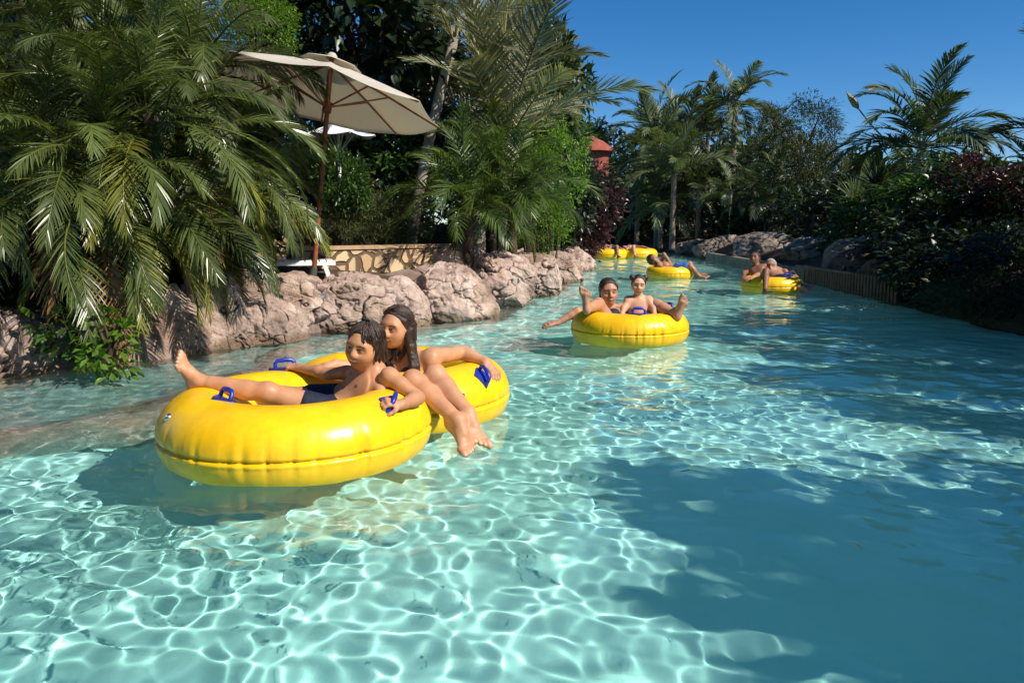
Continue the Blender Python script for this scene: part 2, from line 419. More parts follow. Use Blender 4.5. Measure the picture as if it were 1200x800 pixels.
for k,(px,py,Y,sz,lab) in enumerate(RR):
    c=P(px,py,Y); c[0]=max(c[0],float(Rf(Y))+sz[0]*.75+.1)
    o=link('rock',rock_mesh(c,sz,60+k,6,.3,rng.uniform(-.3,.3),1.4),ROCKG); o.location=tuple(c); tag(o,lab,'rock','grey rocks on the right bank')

# ------------------------------------------------------------------ low stone planter wall (crazy paving)
def crazy_mat():
    m,t,b=new_mat('crazy_paving')
    geo=t.nodes.new('ShaderNodeNewGeometry')
    nz=t.nodes.new('ShaderNodeTexNoise'); nz.inputs['Scale'].default_value=6
    t.links.new(geo.outputs['Position'],nz.inputs['Vector'])
    mx=t.nodes.new('ShaderNodeMix'); mx.data_type='VECTOR'; mx.inputs[0].default_value=.06
    t.links.new(geo.outputs['Position'],mx.inputs[4]); t.links.new(nz.outputs['Color'],mx.inputs[5])
    vo=t.nodes.new('ShaderNodeTexVoronoi'); vo.feature='DISTANCE_TO_EDGE'; vo.inputs['Scale'].default_value=6
    vc=t.nodes.new('ShaderNodeTexVoronoi'); vc.inputs['Scale'].default_value=6
    for q in (vo,vc): t.links.new(mx.outputs[1],q.inputs['Vector'])
    r=t.nodes.new('ShaderNodeValToRGB'); r.color_ramp.elements[0].position=.07; r.color_ramp.elements[1].position=.13
    t.links.new(vo.outputs['Distance'],r.inputs[0])
    rc=t.nodes.new('ShaderNodeValToRGB'); rc.color_ramp.elements[0].color=(.42,.27,.14,1); rc.color_ramp.elements[1].color=(.62,.46,.27,1)
    t.links.new(vc.outputs['Color'],rc.inputs[0])
    m2=t.nodes.new('ShaderNodeMix'); m2.data_type='RGBA'; m2.inputs[6].default_value=(.12,.075,.045,1)
    t.links.new(r.outputs[0],m2.inputs[0]); t.links.new(rc.outputs[0],m2.inputs[7]); t.links.new(m2.outputs[2],b.inputs['Base Color'])
    bp=t.nodes.new('ShaderNodeBump'); bp.inputs['Distance'].default_value=.02; t.links.new(r.outputs[0],bp.inputs['Height']); t.links.new(bp.outputs[0],b.inputs['Normal'])
    b.inputs['Roughness'].default_value=.85
    return m
CRAZY=crazy_mat()
def curved_wall(name,pts,z0,z1,th,label):
    """pts: plan polyline"""
    pts=np.array(pts,float); k=np.linspace(0,len(pts)-1,40); X=np.interp(k,range(len(pts)),pts[:,0]); Y=np.interp(k,range(len(pts)),pts[:,1])
    t_=np.stack([np.gradient(X),np.gradient(Y)],-1); t_/=np.linalg.norm(t_,axis=1)[:,None]; nn=np.stack([-t_[:,1],t_[:,0]],-1)
    c=np.array([X.mean(),Y.mean(),z0]); root=empty(name,c,0,label,'wall')
    def loft(za,zb,g):
        mb=MB(); V=[]
        for i in range(len(X)):
            for sgn,z in ((-1,za),(1,za),(1,zb),(-1,zb)):
                V.append([X[i]+nn[i,0]*sgn*(th/2+g)-c[0],Y[i]+nn[i,1]*sgn*(th/2+g)-c[1],z-z0])
        i=np.arange(len(V)).reshape(-1,4); nx=np.roll(i,-1,axis=1)
        mb.add(V,np.stack([i[:-1],nx[:-1],nx[1:],i[1:]],-1).reshape(-1,4)); mb.add(V[:4],[[0,1,2,3]]); mb.add(V[-4:],[[3,2,1,0]])
        return mb
    loft(z0-.3,z1,0).build('stone_facing',CRAZY,root,False)
    loft(z1,z1+.04,.02).build('coping',simple('coping_stone',(.40,.27,.16),.8,.2,noise=.25),root,False)
a=P(378,320,9.0);b_=P(440,320,9.4);c=P(505,322,10.1)
curved_wall('planter_wall',[(a[0]-.3,a[1]-.25),(b_[0],b_[1]),(c[0]+.2,c[1]+.3)],.42,.74,.25,'low curved crazy-paved stone wall behind the rocks, under the grassy bush')
a=P(358,300,10.2);b_=P(392,300,10.2)
curved_wall('garden_wall',[(a[0]-.9,a[1]+.1),(a[0],a[1]),(b_[0],b_[1]+.2)],.45,1.06,.3,'taller yellow stone wall half hidden behind the parasol pole')

# ------------------------------------------------------------------ parasol
CANVAS=simple('cream_canvas',(.66,.62,.55),.85,.1,noise=.06,nscale=3)
t=CANVAS.node_tree; b=t.nodes['Principled BSDF']; tr=t.nodes.new('ShaderNodeBsdfTranslucent'); tr.inputs['Color'].default_value=(.75,.66,.52,1)
ms=t.nodes.new('ShaderNodeMixShader'); ms.inputs[0].default_value=.42; t.links.new(b.outputs[0],ms.inputs[1]); t.links.new(tr.outputs[0],ms.inputs[2]); t.links.new(ms.outputs[0],t.nodes['Material Output'].inputs['Surface'])
WOOD=simple('varnished_wood',(.24,.07,.025),.35,.5,noise=.35,nscale=14)
WHITE=simple('white_plastic',(.8,.8,.78),.4,.5)
IRON=simple('iron_base',(.06,.06,.06),.5,.5)
def parasol(base,hub,axis_,rad,drop,n,label,polemat,canvas=CANVAS,valance=.0,rot=0):
    base=np.asarray(base);hub=np.asarray(hub)
    root=empty('parasol',base,0,label,'parasol')
    ax=np.asarray(axis_,float); ax/=np.linalg.norm(ax)
    u=np.cross(ax,[0,1,0]); u/=np.linalg.norm(u); v=np.cross(ax,u)
    rel=hub-base
    def rim(k,f=1.0,lift=0): 
        a=rot+2*PI*k/n
        return rel+(u*math.cos(a)+v*math.sin(a))*rad*f-ax*(drop*f**1.08)+ax*lift
    mb=MB(); NR=14
    V=[];
    for k in range(n):
        for j in range(8):
            s=j/8
            for r_ in range(NR+1):
                f=.03+.97*r_/NR
                q=rim(k,f)*(1-s)+rim(k+1,f)*s
                q=q-ax*(.05*math.sin(PI*s)*f*(1-.3*f))      # cloth sags between ribs
                V.append(q)
    V=np.array(V); i=np.arange(len(V)).reshape(n*8,NR+1); nx=np.roll(i,-1,axis=0)
    mb.add(V,np.stack([i[:,:-1],nx[:,:-1],nx[:,1:],i[:,1:]],-1).reshape(-1,4))
    can=mb.build('canopy',canvas,root)
    so_=can.modifiers.new('thick','SOLIDIFY'); so_.thickness=.004; so_.offset=1
    # vent cap
    mb=MB(); V=[]
    for k in range(n):
        for j in range(6):
            s=j/6
            for f in (.0,.1,.2,.26):
                q=(rim(k,f)*(1-s)+rim(k+1,f)*s)+ax*(.055-.03*f); V.append(q)
    V=np.array(V); i=np.arange(len(V)).reshape(n*6,4); nx=np.roll(i,-1,axis=0)
    mb.add(V,np.stack([i[:,:-1],nx[:,:-1],nx[:,1:],i[:,1:]],-1).reshape(-1,4))
    vc=mb.build('vent',canvas,root); vc.modifiers.new('thick','SOLIDIFY').thickness=.004
    mb=MB(); mb.tube([rel*0-np.array([0,0,.05]),rel*.5,rel+ax*.03],[.024,.024,.022],10); mb.build('pole',polemat,root)
    mb=MB(); mb.tube([rel+ax*.04,rel+ax*.06,rel+ax*.085],[.05,.05,.03],10); mb.build('finial',canvas,root)
    run=rel*.80 if rel[2]>2 else rel*.8
    run=rel-rel/np.linalg.norm(rel)*(.42)
    mb=MB(); mb.tube([run-ax*.05,run+ax*.05],.045,10); mb.build('runner',polemat,root)
    for k in range(n):
        mb=MB(); mb.tube([rim(k,f)-ax*.018 for f in (.02,.5,.99)],[.012,.012,.009],6); rb=mb.build('rib',polemat,root)
        mb=MB(); mb.tube([run,rim(k,.52)-ax*.02],.009,6); mb.build('strut',polemat,rb)
    mb=MB(); mb.tube([(0,0,-.06),(0,0,.02),(0,0,.05)],[.24,.24,.05],20); mb.tube([(0,0,.05),rel*.12],.035,10); mb.build('base',IRON,root)
    return root
hub=P(388,73,7.6); bs=P(364,316,7.55); bs[2]=.34
parasol(bs,hub,(.19,.12,1),1.13,.34,8,'cream canvas parasol with varnished wooden ribs and pole, beside the palms',WOOD,rot=.25)
hub=P(396,143,10.6); bs=hub.copy(); bs[2]=.5
parasol(bs,hub,(0,0,1),.5,.17,6,'small white parasol seen under the cream canvas parasol',WHITE,canvas=simple('white_canvas',(.8,.8,.8),.8,.1))

# lounger
def lounger(loc,rz):
    root=empty('sun_lounger',loc,rz,'white plastic sun lounger half hidden behind the parasol pole','sun lounger')
    mb=MB()
    for x in (-.28,.28): mb.box((x,0,.30),(.05,1.1,.05))
    mb.box((0,-.53,.30),(.56,.05,.05)); mb.box((0,.53,.30),(.56,.05,.05)); mb.build('frame',WHITE,root,False)
    mb=MB()
    for y in np.arange(-.48,.5,.1): mb.box((0,y,.335),(.54,.08,.02))
    mb.build('seat',WHITE,root,False)
    M=np.array(Euler((R(-24),0,0)).to_matrix())
    mb=MB()
    for k in range(6): mb.box(np.array([0,.55,.34])+M@np.array([0,-.0,0])+np.array([0,math.cos(R(24)),math.sin(R(24))])*(.06+.1*k),(.54,.08,.02),np.array(Euler((R(24),0,0)).to_matrix()))
    for x in (-.28,.28): mb.box(np.array([x,.55,.34])+np.array([0,math.cos(R(24)),math.sin(R(24))])*.32,(.045,.66,.045),np.array(Euler((R(24),0,0)).to_matrix()))
    mb.build('backrest',WHITE,root,False)
    for x in (-.28,.28):
        for y,a in ((-.45,-18),(.45,18)):
            mb=MB(); mb.box((x*1.02,y,.135),(.045,.06,.33),np.array(Euler((R(a),0,0)).to_matrix())); mb.build('leg',WHITE,root,False)
    return root
p=P(372,316,8.0); lounger((p[0]-.25,p[1]+.1,max(gz(p[0],p[1]),.46)-.05),R(105)).scale=(.72,.72,.72)

# terracotta tower with a cone roof behind the trees
TERRA=simple('terracotta_render',(.27,.075,.05),.85,.2,noise=.25,nscale=3,bump=.3,bscale=20)
p=P(692,180,47)
tw=empty('terracotta_tower',(p[0],p[1],.5),0,'terracotta red round tower mostly hidden behind the burgundy bush','tower')
mb=MB(); mb.tube([(0,0,-.4),(0,0,4.5),(0,0,4.9)],[1.1,1.1,1.25],28); mb.build('wall',TERRA,tw)
mb=MB(); mb.tube([(0,0,4.9),(0,0,5.1),(0,0,5.5),(0,0,5.85)],[1.5,1.35,.8,.1],28); mb.build('roof',TERRA,tw)
mb=MB(); mb.box((-.1,-1.1,4.0),(.5,.12,.8)); mb.build('window',simple('dark_opening',(.02,.015,.012),.6),tw,False)
# ------------------------------------------------------------------ vegetation
def frond_mesh(name,L,pairs,leaf,el0,droop,seed,wid=.016,vee=.35,ldroop=.5,bare=.15,tone=(1,1,1),dry=0.,tipdry=.15,bend=1.5,rach=.012):
    """feather palm leaf: arching midrib along +x, leaflets on both sides"""
    rs=np.random.RandomState(seed); mb=MB()
    n=14; s=np.linspace(0,1,n); el=el0-droop*s**bend
    dx=np.cos(el);dz=np.sin(el); st=L/(n-1)
    X=np.concatenate([[0],np.cumsum(dx[:-1]*st)]); Z=np.concatenate([[0],np.cumsum(dz[:-1]*st)])
    side=rs.uniform(-.12,.12)*L*s**2
    pts=np.stack([X,side,Z],-1)
    mb.tube(pts,np.linspace(rach,rach*.25,n),5,np.array(tone)*np.array([1.3,1.1,.8]),False)
    V=[];C=[];F=[];c0=0
    for sg in (-1,1):
        for k in range(pairs):
            q=bare+(1-bare)*(k+rs.uniform(-.3,.3))/(pairs-1); q=min(max(q,bare),1)
            p=np.array([np.interp(q,s,pts[:,j]) for j in range(3)]); e=np.interp(q,s,el)
            t_=np.array([math.cos(e),0,math.sin(e)]); nrm=np.array([-math.sin(e),0,math.cos(e)]); y=np.array([0,sg,0.])
            al=R(72)-R(52)*q+rs.normal(0,.07)
            ll=leaf*(math.sin(PI*(.12+.80*q))**.7)*rs.uniform(.88,1.1)
            ve=vee*rs.uniform(.5,1.4)
            d=t_*math.cos(al)+(y*math.cos(ve)+nrm*math.sin(ve))*math.sin(al)
            d/=np.linalg.norm(d)
            wv=np.cross(d,nrm); wv/=np.linalg.norm(wv)
            # leaflet blades turn a little so their faces differ
            tw=rs.normal(0,.35); n2=np.cross(wv,d); wv=wv*math.cos(tw)+n2*math.sin(tw)
            g=np.array([0,0,-1.])*ldroop*rs.uniform(.6,1.4)
            u=np.array([0,.3,.62,1.])
            cen=p+ll*(u[:,None]*d+(u**2)[:,None]*g*.55)
            ww=wid*np.array([.45,1,.8,.05])*rs.uniform(.8,1.15)
            V.append(np.stack([cen-wv*ww[:,None]*.5,cen+wv*ww[:,None]*.5],1).reshape(-1,3))
            col=np.array(tone)*rs.uniform(.75,1.25)
            isdry=rs.rand()<dry
            if isdry: col=np.array([2.4,1.5,.8])*rs.uniform(.6,1.1)
            cc=np.repeat((col*np.ones((4,1))),2,axis=0)
            if not isdry and rs.rand()<.6: cc[-2:]=cc[-2:]*(1-tipdry)+np.array([2.6,1.9,.7])*tipdry*2
            C.append(cc)
            i=c0+np.arange(8).reshape(4,2); F.append(np.stack([i[:-1,0],i[:-1,1],i[1:,1],i[1:,0]],-1)); c0+=8
    mb.add(np.concatenate(V),np.concatenate(F),np.concatenate(C))
    return mb.mesh(name)

def trunk_mesh(h,r0,r1,lean=(0,0),seed=0,rings=26,bump=.12,col=(1,1,1)):
    rs=np.random.RandomState(seed); n=rings*2; s=np.linspace(0,1,n)
    pts=np.stack([lean[0]*s**1.4,lean[1]*s**1.4,-.25+(h+.25)*s],-1)
    rad=(r0+(r1-r0)*s**.7)*(1+bump*(np.arange(n)%2)+rs.normal(0,.02,n))
    mb=MB(); mb.tube(pts,rad,12,col); return mb.mesh('trunk')
BARK=simple('palm_bark',(.20,.155,.115),.9,.15,noise=.45,nscale=9,bump=.8,bscale=40)
BARKG=simple('grey_palm_bark',(.33,.29,.23),.85,.2,noise=.35,nscale=7,bump=.5,bscale=40)
BARKD=simple('dark_bark',(.07,.05,.035),.9,.15,noise=.4,nscale=8,bump=.6,bscale=40)

L_DATE=leaf_mat('date_palm_leaf',(.080,.108,.029),.33,.55,.22)
L_ARECA=leaf_mat('areca_leaf',(.070,.110,.025),.38,.5,.28)
L_GREY=leaf_mat('grey_green_leaf',(.20,.21,.125),.5,.4,.2)
L_FAR=leaf_mat('far_palm_leaf',(.090,.118,.052),.45,.45,.25)
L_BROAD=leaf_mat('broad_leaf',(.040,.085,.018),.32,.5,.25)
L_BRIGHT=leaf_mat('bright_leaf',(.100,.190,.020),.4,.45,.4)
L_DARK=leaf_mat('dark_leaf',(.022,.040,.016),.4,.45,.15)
L_RED=leaf_mat('burgundy_leaf',(.040,.014,.016),.33,.5,.15)
L_OLIVE=leaf_mat('olive_leaf',(.070,.085,.032),.5,.35,.25)
L_CASU=leaf_mat('feathery_leaf',(.030,.045,.018),.6,.25,.2)
L_DRY=leaf_mat('dry_leaf',(.19,.105,.05),.7,.2,.15)

def protos(tag_,L,pairs,leaf,els,droops,mat,n=2,**kw):
    r=[]
    for k,(e,d) in enumerate(zip(els,droops)):
        for j in range(n):
            me=frond_mesh(tag_,L*(1,.9,1.1)[j%3],pairs,leaf,R(e),R(d),hash(tag_)%1 + 100*k+j+int(L*1000),**kw); me.materials.append(mat); r.append((e,me))
    return r
ELS=(82,62,42,20,-5,-32); DRO=(62,85,95,95,82,55)
PF_DATE=protos('frond',1.25,72,.25,ELS,DRO,L_DATE,3,wid=.0102,ldroop=.35,tipdry=.12,vee=.25)
PF_DATEY=protos('frond',1.15,56,.22,(-10,-38),(75,48),L_DATE,1,wid=.0115,ldroop=.4,tone=(1.9,1.5,.8),dry=.12,tipdry=.3)
PF_DEAD=protos('frond',1.0,34,.19,(-55,),(28,),L_DRY,1,wid=.013,ldroop=.6)
PF_KING=protos('frond',1.6,38,.42,(80,58,36,14,-8),(55,72,78,72,50),L_FAR,2,wid=.032,ldroop=.42,vee=.45,tone=(.6,.75,.8))
PF_GREY=protos('frond',2.7,56,.5,(86,74,60,40),(25,42,58,66),L_GREY,2,wid=.028,ldroop=.12,vee=.3,tipdry=.25,rach=.022)
PF_ARECA=protos('frond',1.15,40,.3,(84,68,50,28,8),(60,82,92,92,80),L_ARECA,2,wid=.014,ldroop=.4,vee=.4)
PF_FAR=protos('frond',2.3,40,.55,(84,66,46,22,-8),(48,68,80,84,66),L_FAR,2,wid=.045,ldroop=.4,vee=.4,rach=.02)
def palm(name,base,crown,proto,n,label,group=None,mat=BARK,r0=.07,r1=.05,elmin=-40,scale=1.0,seed=0,lowdry=None,cat='palm tree',az0=0.,twist=.25,elmax=90,lean0=True):
    """trunk from base to crown with n separate fronds"""
    base=np.asarray(base,float);crown=np.asarray(crown,float); rs=np.random.RandomState(seed+5)
    root=empty(name,base,0,label,cat,group); rel=crown-base
    if rel[2]>.15:
        link('trunk',trunk_mesh(rel[2],r0,r1,(rel[0],rel[1]),seed),mat,root)
    els=np.array([e for e,_ in proto])
    for k in range(n):
        f=(k+.5)/n
        e=elmax-(elmax-elmin)*f**.85+rs.normal(0,6)
        cand=np.argsort(np.abs(els-e))[:2]
        me=proto[rs.choice(cand)][1]
        if lowdry and f>.84: 
            me=lowdry[rs.randint(len(lowdry))][1]
        o=bpy.data.objects.new('frond',me); COL.objects.link(o); o.parent=root
        az=az0+k*2.39996+rs.normal(0,.15)
        o.location=tuple(rel+np.array([math.cos(az)*.03,math.sin(az)*.03,-.02-.10*f])); s=scale*rs.uniform(.82,1.12); o.scale=(s,s,s)
        o.rotation_euler=Euler((rs.normal(0,twist),rs.normal(0,.14),az),'XYZ')
    return root

def cloud_mesh(name,n,shape,leaf,wid,seed,clumps=60,clump_r=.22,fold=.25,tones=(.7,1.3),up=.25,hollow=.55,young=.08,youngcol=(1.7,1.5,.8)):
    """leaf cloud in a unit ball stretched to shape: leaves gathered in clumps"""
    rs=np.random.RandomState(seed); shape=np.asarray(shape,float)
    d=rs.normal(size=(clumps,3)); d/=np.linalg.norm(d,axis=1)[:,None]
    rr=rs.uniform(hollow,1,clumps)**.6; cc=d*rr[:,None]
    lump=1+.22*fbm(d*2.2+seed,2,seed); cc=cc*lump[:,None]
    cc=cc*shape
    k=rs.randint(0,clumps,n)
    off=rs.normal(size=(n,3)); off/=np.linalg.norm(off,axis=1)[:,None]; rad=clump_r*rs.uniform(.2,1,n)**.6*min(shape)*rs.uniform(.8,1.2,n)
    pos=cc[k]+off*rad[:,None]
    out=off+.6*d[k]+rs.normal(0,.45,(n,3)); out[:,2]+=up-.25; out/=np.linalg.norm(out,axis=1)[:,None]
    up_=np.array([0,0,1.])+rs.normal(0,.5,(n,3)); sd=np.cross(out,up_); sd/=np.linalg.norm(sd,axis=1)[:,None]+1e-9; nr=np.cross(sd,out)
    ll=leaf*rs.uniform(.6,1.25,n)[:,None]; ww=wid*rs.uniform(.7,1.2,n)[:,None]
    a=pos; m=pos+out*ll*.5-nr*ll*.02; t_=pos+out*ll-nr*ll*.16
    m1=m+sd*ww*.5+nr*ww*fold; m2=m-sd*ww*.5+nr*ww*fold
    V=np.stack([a,m1,t_,m2,m],1).reshape(-1,3); i=np.arange(n)[:,None]*5
    F=np.concatenate([i+[0,1,4],i+[1,2,4],i+[2,3,4],i+[3,0,4]])
    tone=(rs.uniform(tones[0],tones[1],clumps)[k]*rs.uniform(.8,1.2,n))[:,None]*np.ones((1,3))
    y=rs.rand(n)<young; tone[y]*=np.array(youngcol)
    return mesh_from(name,V,F,True,np.repeat(tone,5,axis=0))
def stems_mesh(name,h,spread,n,r,seed,limb=True):
    rs=np.random.RandomState(seed); mb=MB()
    for k in range(n):
        a=rs.uniform(0,2*PI); q=np.array([math.cos(a),math.sin(a),0])*spread*rs.uniform(.3,1)
        s=np.linspace(0,1,6)[:,None]; pts=np.array([0,0,-.15])+q*.12+s*(q+np.array([0,0,h*rs.uniform(.7,1)]))+s*(1-s)*rs.normal(0,.15,3)*h
        mb.tube(pts,np.linspace(r,r*.3,6),6)
    return mb.mesh(name)
CL={}
def cloud(key,*a,**k):
    if key not in CL: CL[key]=[cloud_mesh('foliage',*a,seed=s+hash(key)%1,**k) for s in (11,12,13)]
    return CL[key]
cloud('broad',3200,(1,1,1),.17,.085,clumps=90)
cloud('small',5200,(1,1,1),.085,.04,clumps=120,clump_r=.2)
cloud('big',3000,(1,1,1),.21,.095,clumps=80,clump_r=.25,up=-.05)
cloud('grass',4200,(1,1,1),.22,.016,clumps=110,clump_r=.25,up=.5,fold=.1)
cloud('feather',9000,(1,1,1),.11,.020,clumps=150,clump_r=.2,up=-.1,fold=.1)
cloud('sprig',230,(1,1,1),.42,.20,clumps=26,clump_r=.3,up=.2)
cloud('red',2600,(1,1,1),.15,.075,clumps=90,clump_r=.2)
def with_mat(key,mat):
    kk=(key,mat.name)
    if kk not in CL:
        CL[kk]=[]
        for me in CL[key]:
            m2=me.copy(); m2.materials.clear(); m2.materials.append(mat); CL[kk].append(m2)
    return CL[kk]
cnt=[0]
def shrub(c,size,key,mat,label,cat='shrub',name='shrub',group=None,stem=True,barkm=BARKD,trunk=None):
    """c: centre of the foliage in the world; grows from the ground below it"""
    c=np.asarray(c,float); cnt[0]+=1; k=cnt[0]
    zb=gz(c[0],c[1])
    if zb<.1: zb=.3
    root=empty(name,(c[0],c[1],zb),0,label,cat,group)
    ms=with_mat(key,mat); o=bpy.data.objects.new('foliage' if not trunk else 'crown',ms[k%3]); COL.objects.link(o); o.parent=root
    o.location=(0,0,c[2]-zb); o.scale=size; o.rotation_euler=(0,0,k*1.7)
    h=c[2]-zb
    if trunk: 
        mb=MB(); 
        mb.tube([(0,0,-.2),(trunk*.6,.0,h*.35),(.0,trunk*.5,h*.7),(0,0,h)],[trunk*1.3,trunk,trunk*.8,trunk*.5],10)
        rs=np.random.RandomState(k)
        for j in range(8):
            a=rs.uniform(0,6.28); e=np.array([math.cos(a)*size[0]*.7,math.sin(a)*size[1]*.7,h+size[2]*rs.uniform(-.3,.6)])
            st=np.array([0,0,h*rs.uniform(.55,.9)]); mb.tube([st,(st+e)/2+np.array([0,0,.1]),e],[trunk*.45,trunk*.3,trunk*.1],6)
        mb.build('trunk',barkm,root)
    elif stem:
        me=stems_mesh('stems',max(h,.2)+size[2]*.5,min(size[0],size[1])*.6,7,.018*max(1,size[2]),k); link('stems',me,barkm,root)
    return root

# ---- left palm thicket: pygmy date palms
GP='feather palms of the left thicket'
LP=[ # crown px,py,Y, n, seed,label, elmin
 (85,175,5.6,30,1,'feather palm at the left of the thicket whose fronds hang over the shaded bank',-40),
 (172,132,5.9,34,2,'feather palm in the middle of the thicket with long fronds reaching down to the water',-48),
 (222,160,6.5,34,3,'feather palm at the right of the thicket, its fronds brushing the parasol pole',-42),
 (262,205,6.9,26,4,'low feather palm with yellow-tipped fronds above the cracked rock, next to the parasol pole',-40),
 (30,110,6.4,36,6,'feather palm at the left edge of the photo, mid height',-40),
 (120,30,7.2,38,7,'tall feather palm behind the thicket, crown near the top left edge',-35),
 (228,72,6.8,34,8,'tall feather palm rising behind the thicket just left of the parasol canopy',-35),
 (20,-30,7.5,34,9,'tall feather palm at the top left corner',-40),
 (140,215,5.75,28,10,'low feather palm in front of the thicket, hiding the trunks of the middle palms',-48),
 (196,232,6.2,26,11,'low feather palm at the right front of the thicket, over the pink rocks',-48),
 (40,240,5.7,34,12,'low feather palm at the left front edge of the thicket',-45),
]
for k,(px,py,Y,n,sd,lab,em) in enumerate(LP):
    c=P(px,py,Y); b0=np.array([c[0]+rng.uniform(-.15,.15),c[1]+.45,0]); b0[2]=max(gz(b0[0],b0[1]),.35)
    palm('feather_palm',b0,c,PF_DATE,n,lab,GP,r0=.075,r1=.06,elmin=em,seed=sd,lowdry=(PF_DATEY+PF_DATEY+PF_DEAD) if k in(0,1,2,3,8,9) else None,az0=k*.7-1.2,scale=.9 if k in(2,3,9) else 1.)
for px,py,Y,az in ((118,265,5.45,-1.2),):
    c=P(px,py,Y); o=link('dead_frond',PF_DEAD[0][1]); o.location=tuple(c); o.rotation_euler=(.1,0,az); tag(o,'brown dried palm frond hanging down among the green fronds of the left thicket','palm frond')
# undergrowth of the left bank
shrub(P(95,385,5.25),(.36,.28,.24),'sprig',L_BROAD,'dark glossy shrub under the palms, at the waterline on the left')
shrub(P(128,405,5.05),(.22,.2,.19),'sprig',L_BRIGHT,'small bright green leafy sprig hanging over the water at the left')
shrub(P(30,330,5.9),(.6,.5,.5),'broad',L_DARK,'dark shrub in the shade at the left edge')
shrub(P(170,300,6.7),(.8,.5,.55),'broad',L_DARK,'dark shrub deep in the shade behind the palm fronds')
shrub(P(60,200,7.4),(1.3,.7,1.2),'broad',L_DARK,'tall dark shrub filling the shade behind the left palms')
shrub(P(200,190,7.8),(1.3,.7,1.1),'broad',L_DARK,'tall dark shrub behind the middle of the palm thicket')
shrub(P(60,20,9.0),(1.9,.9,1.5),'broad',L_DARK,'dark leafy tree behind the top left palms','tree','tree',trunk=.09)
shrub(P(205,40,9.6),(1.5,.9,1.4),'small',L_BROAD,'leafy green tree behind the palms, left of the parasol top','tree','tree',trunk=.08)
shrub(P(300,30,9.0),(.45,.4,.5),'small',L_BRIGHT,'bright yellow-green leafy tree top above the left end of the parasol','tree','tree',trunk=.04)
shrub(P(255,330,7.2),(.45,.3,.28),'small',L_DARK,'dark shrub behind the top of the pink rocks')

# ---- behind the parasol
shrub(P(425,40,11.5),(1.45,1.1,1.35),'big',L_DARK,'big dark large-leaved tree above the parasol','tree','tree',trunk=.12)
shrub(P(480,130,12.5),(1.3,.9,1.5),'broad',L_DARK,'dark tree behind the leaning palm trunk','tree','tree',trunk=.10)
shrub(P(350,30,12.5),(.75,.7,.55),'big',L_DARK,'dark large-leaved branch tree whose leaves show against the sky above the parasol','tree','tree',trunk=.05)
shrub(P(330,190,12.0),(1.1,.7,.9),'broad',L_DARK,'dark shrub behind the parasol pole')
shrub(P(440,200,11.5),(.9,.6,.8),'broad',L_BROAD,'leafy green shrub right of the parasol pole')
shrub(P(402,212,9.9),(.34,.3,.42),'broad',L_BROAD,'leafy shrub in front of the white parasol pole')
shrub(P(455,258,10.3),(.62,.45,.36),'grass',L_OLIVE,'grassy olive bush on top of the low stone wall')
shrub(P(405,262,10.1),(.45,.4,.34),'grass',L_OLIVE,'fine-leaved bush between the parasol pole and the grassy bush')
# leaning palm with grey trunk
b0=P(476,232,11.0); b0[2]=.45
palm('leaning_palm',b0,P(533,42,11.0),PF_GREY,9,'palm with a bare leaning grey trunk right of the parasol',mat=BARKG,r0=.08,r1=.065,elmin=15,scale=.62,seed=31,az0=.4)
# tall grey palms with upright fronds
b0=P(595,215,11.6); b0[2]=.5
palm('upright_palm',b0,P(592,165,11.6),PF_GREY,17,'big grey-green palm with long upright fronds above the bushy palm',mat=BARKG,r0=.14,r1=.12,elmin=34,scale=1.0,seed=35,az0=.1,lowdry=None,twist=.35)
b0=P(560,180,12.4); b0[2]=.5
palm('upright_palm',b0,P(556,120,12.4),PF_GREY,12,'paler upright palm between the leaning trunk and the big grey palm',mat=BARKG,r0=.12,r1=.1,elmin=45,scale=.85,seed=36,az0=2.)
# dry brown leaves hanging on its right
shrub(P(622,95,14.8),(1.05,.8,1.0),'big',L_OLIVE,'broad-leaved tree top with browning leaves at the edge of the blue sky','tree','tree',trunk=.045)
# bushy areca palms at the end of the left bank
for k,(px,py,Y,n,lab) in enumerate([(548,235,9.9,30,'bushy palm with fine drooping leaves above the flat-topped rock'),
        (600,225,10.3,34,'bright bushy palm with fine leaves hanging over the rocks, middle of the left bank'),
        (575,190,11.0,26,'bushy palm rising behind the other bushy palms')]):
    c=P(px,py,Y); b0=np.array([c[0],c[1],.5])
    palm('bushy_palm',b0,c,PF_ARECA,n,lab,'bushy palms on the left bank',mat=BARKD,r0=.09,r1=.05,elmin=-8,seed=41+k,az0=k,scale=1.0)
shrub(P(640,195,12.0),(.55,.6,.75),'small',L_BRIGHT,'bright green small-leaved bush between the bushy palm and the burgundy bush')
shrub(P(632,262,11.9),(.42,.5,.45),'small',L_BRIGHT,'low bright green bush just above the water rocks')
shrub(P(685,236,22),(1.1,1.1,1.15),'red',L_RED,'burgundy bush at the corner of the left bank')
shrub(P(672,276,22),(1.1,1.0,.8),'red',L_RED,'lower burgundy bush hanging over the water, below the other burgundy bush')
shrub(P(655,230,17.5),(.9,.7,1.0),'broad',L_DARK,'dark shrub behind the burgundy bush')
shrub(P(620,120,14.5),(1.5,.9,1.7),'broad',L_DARK,'dark tree behind the big grey palm','tree','tree',trunk=.1)

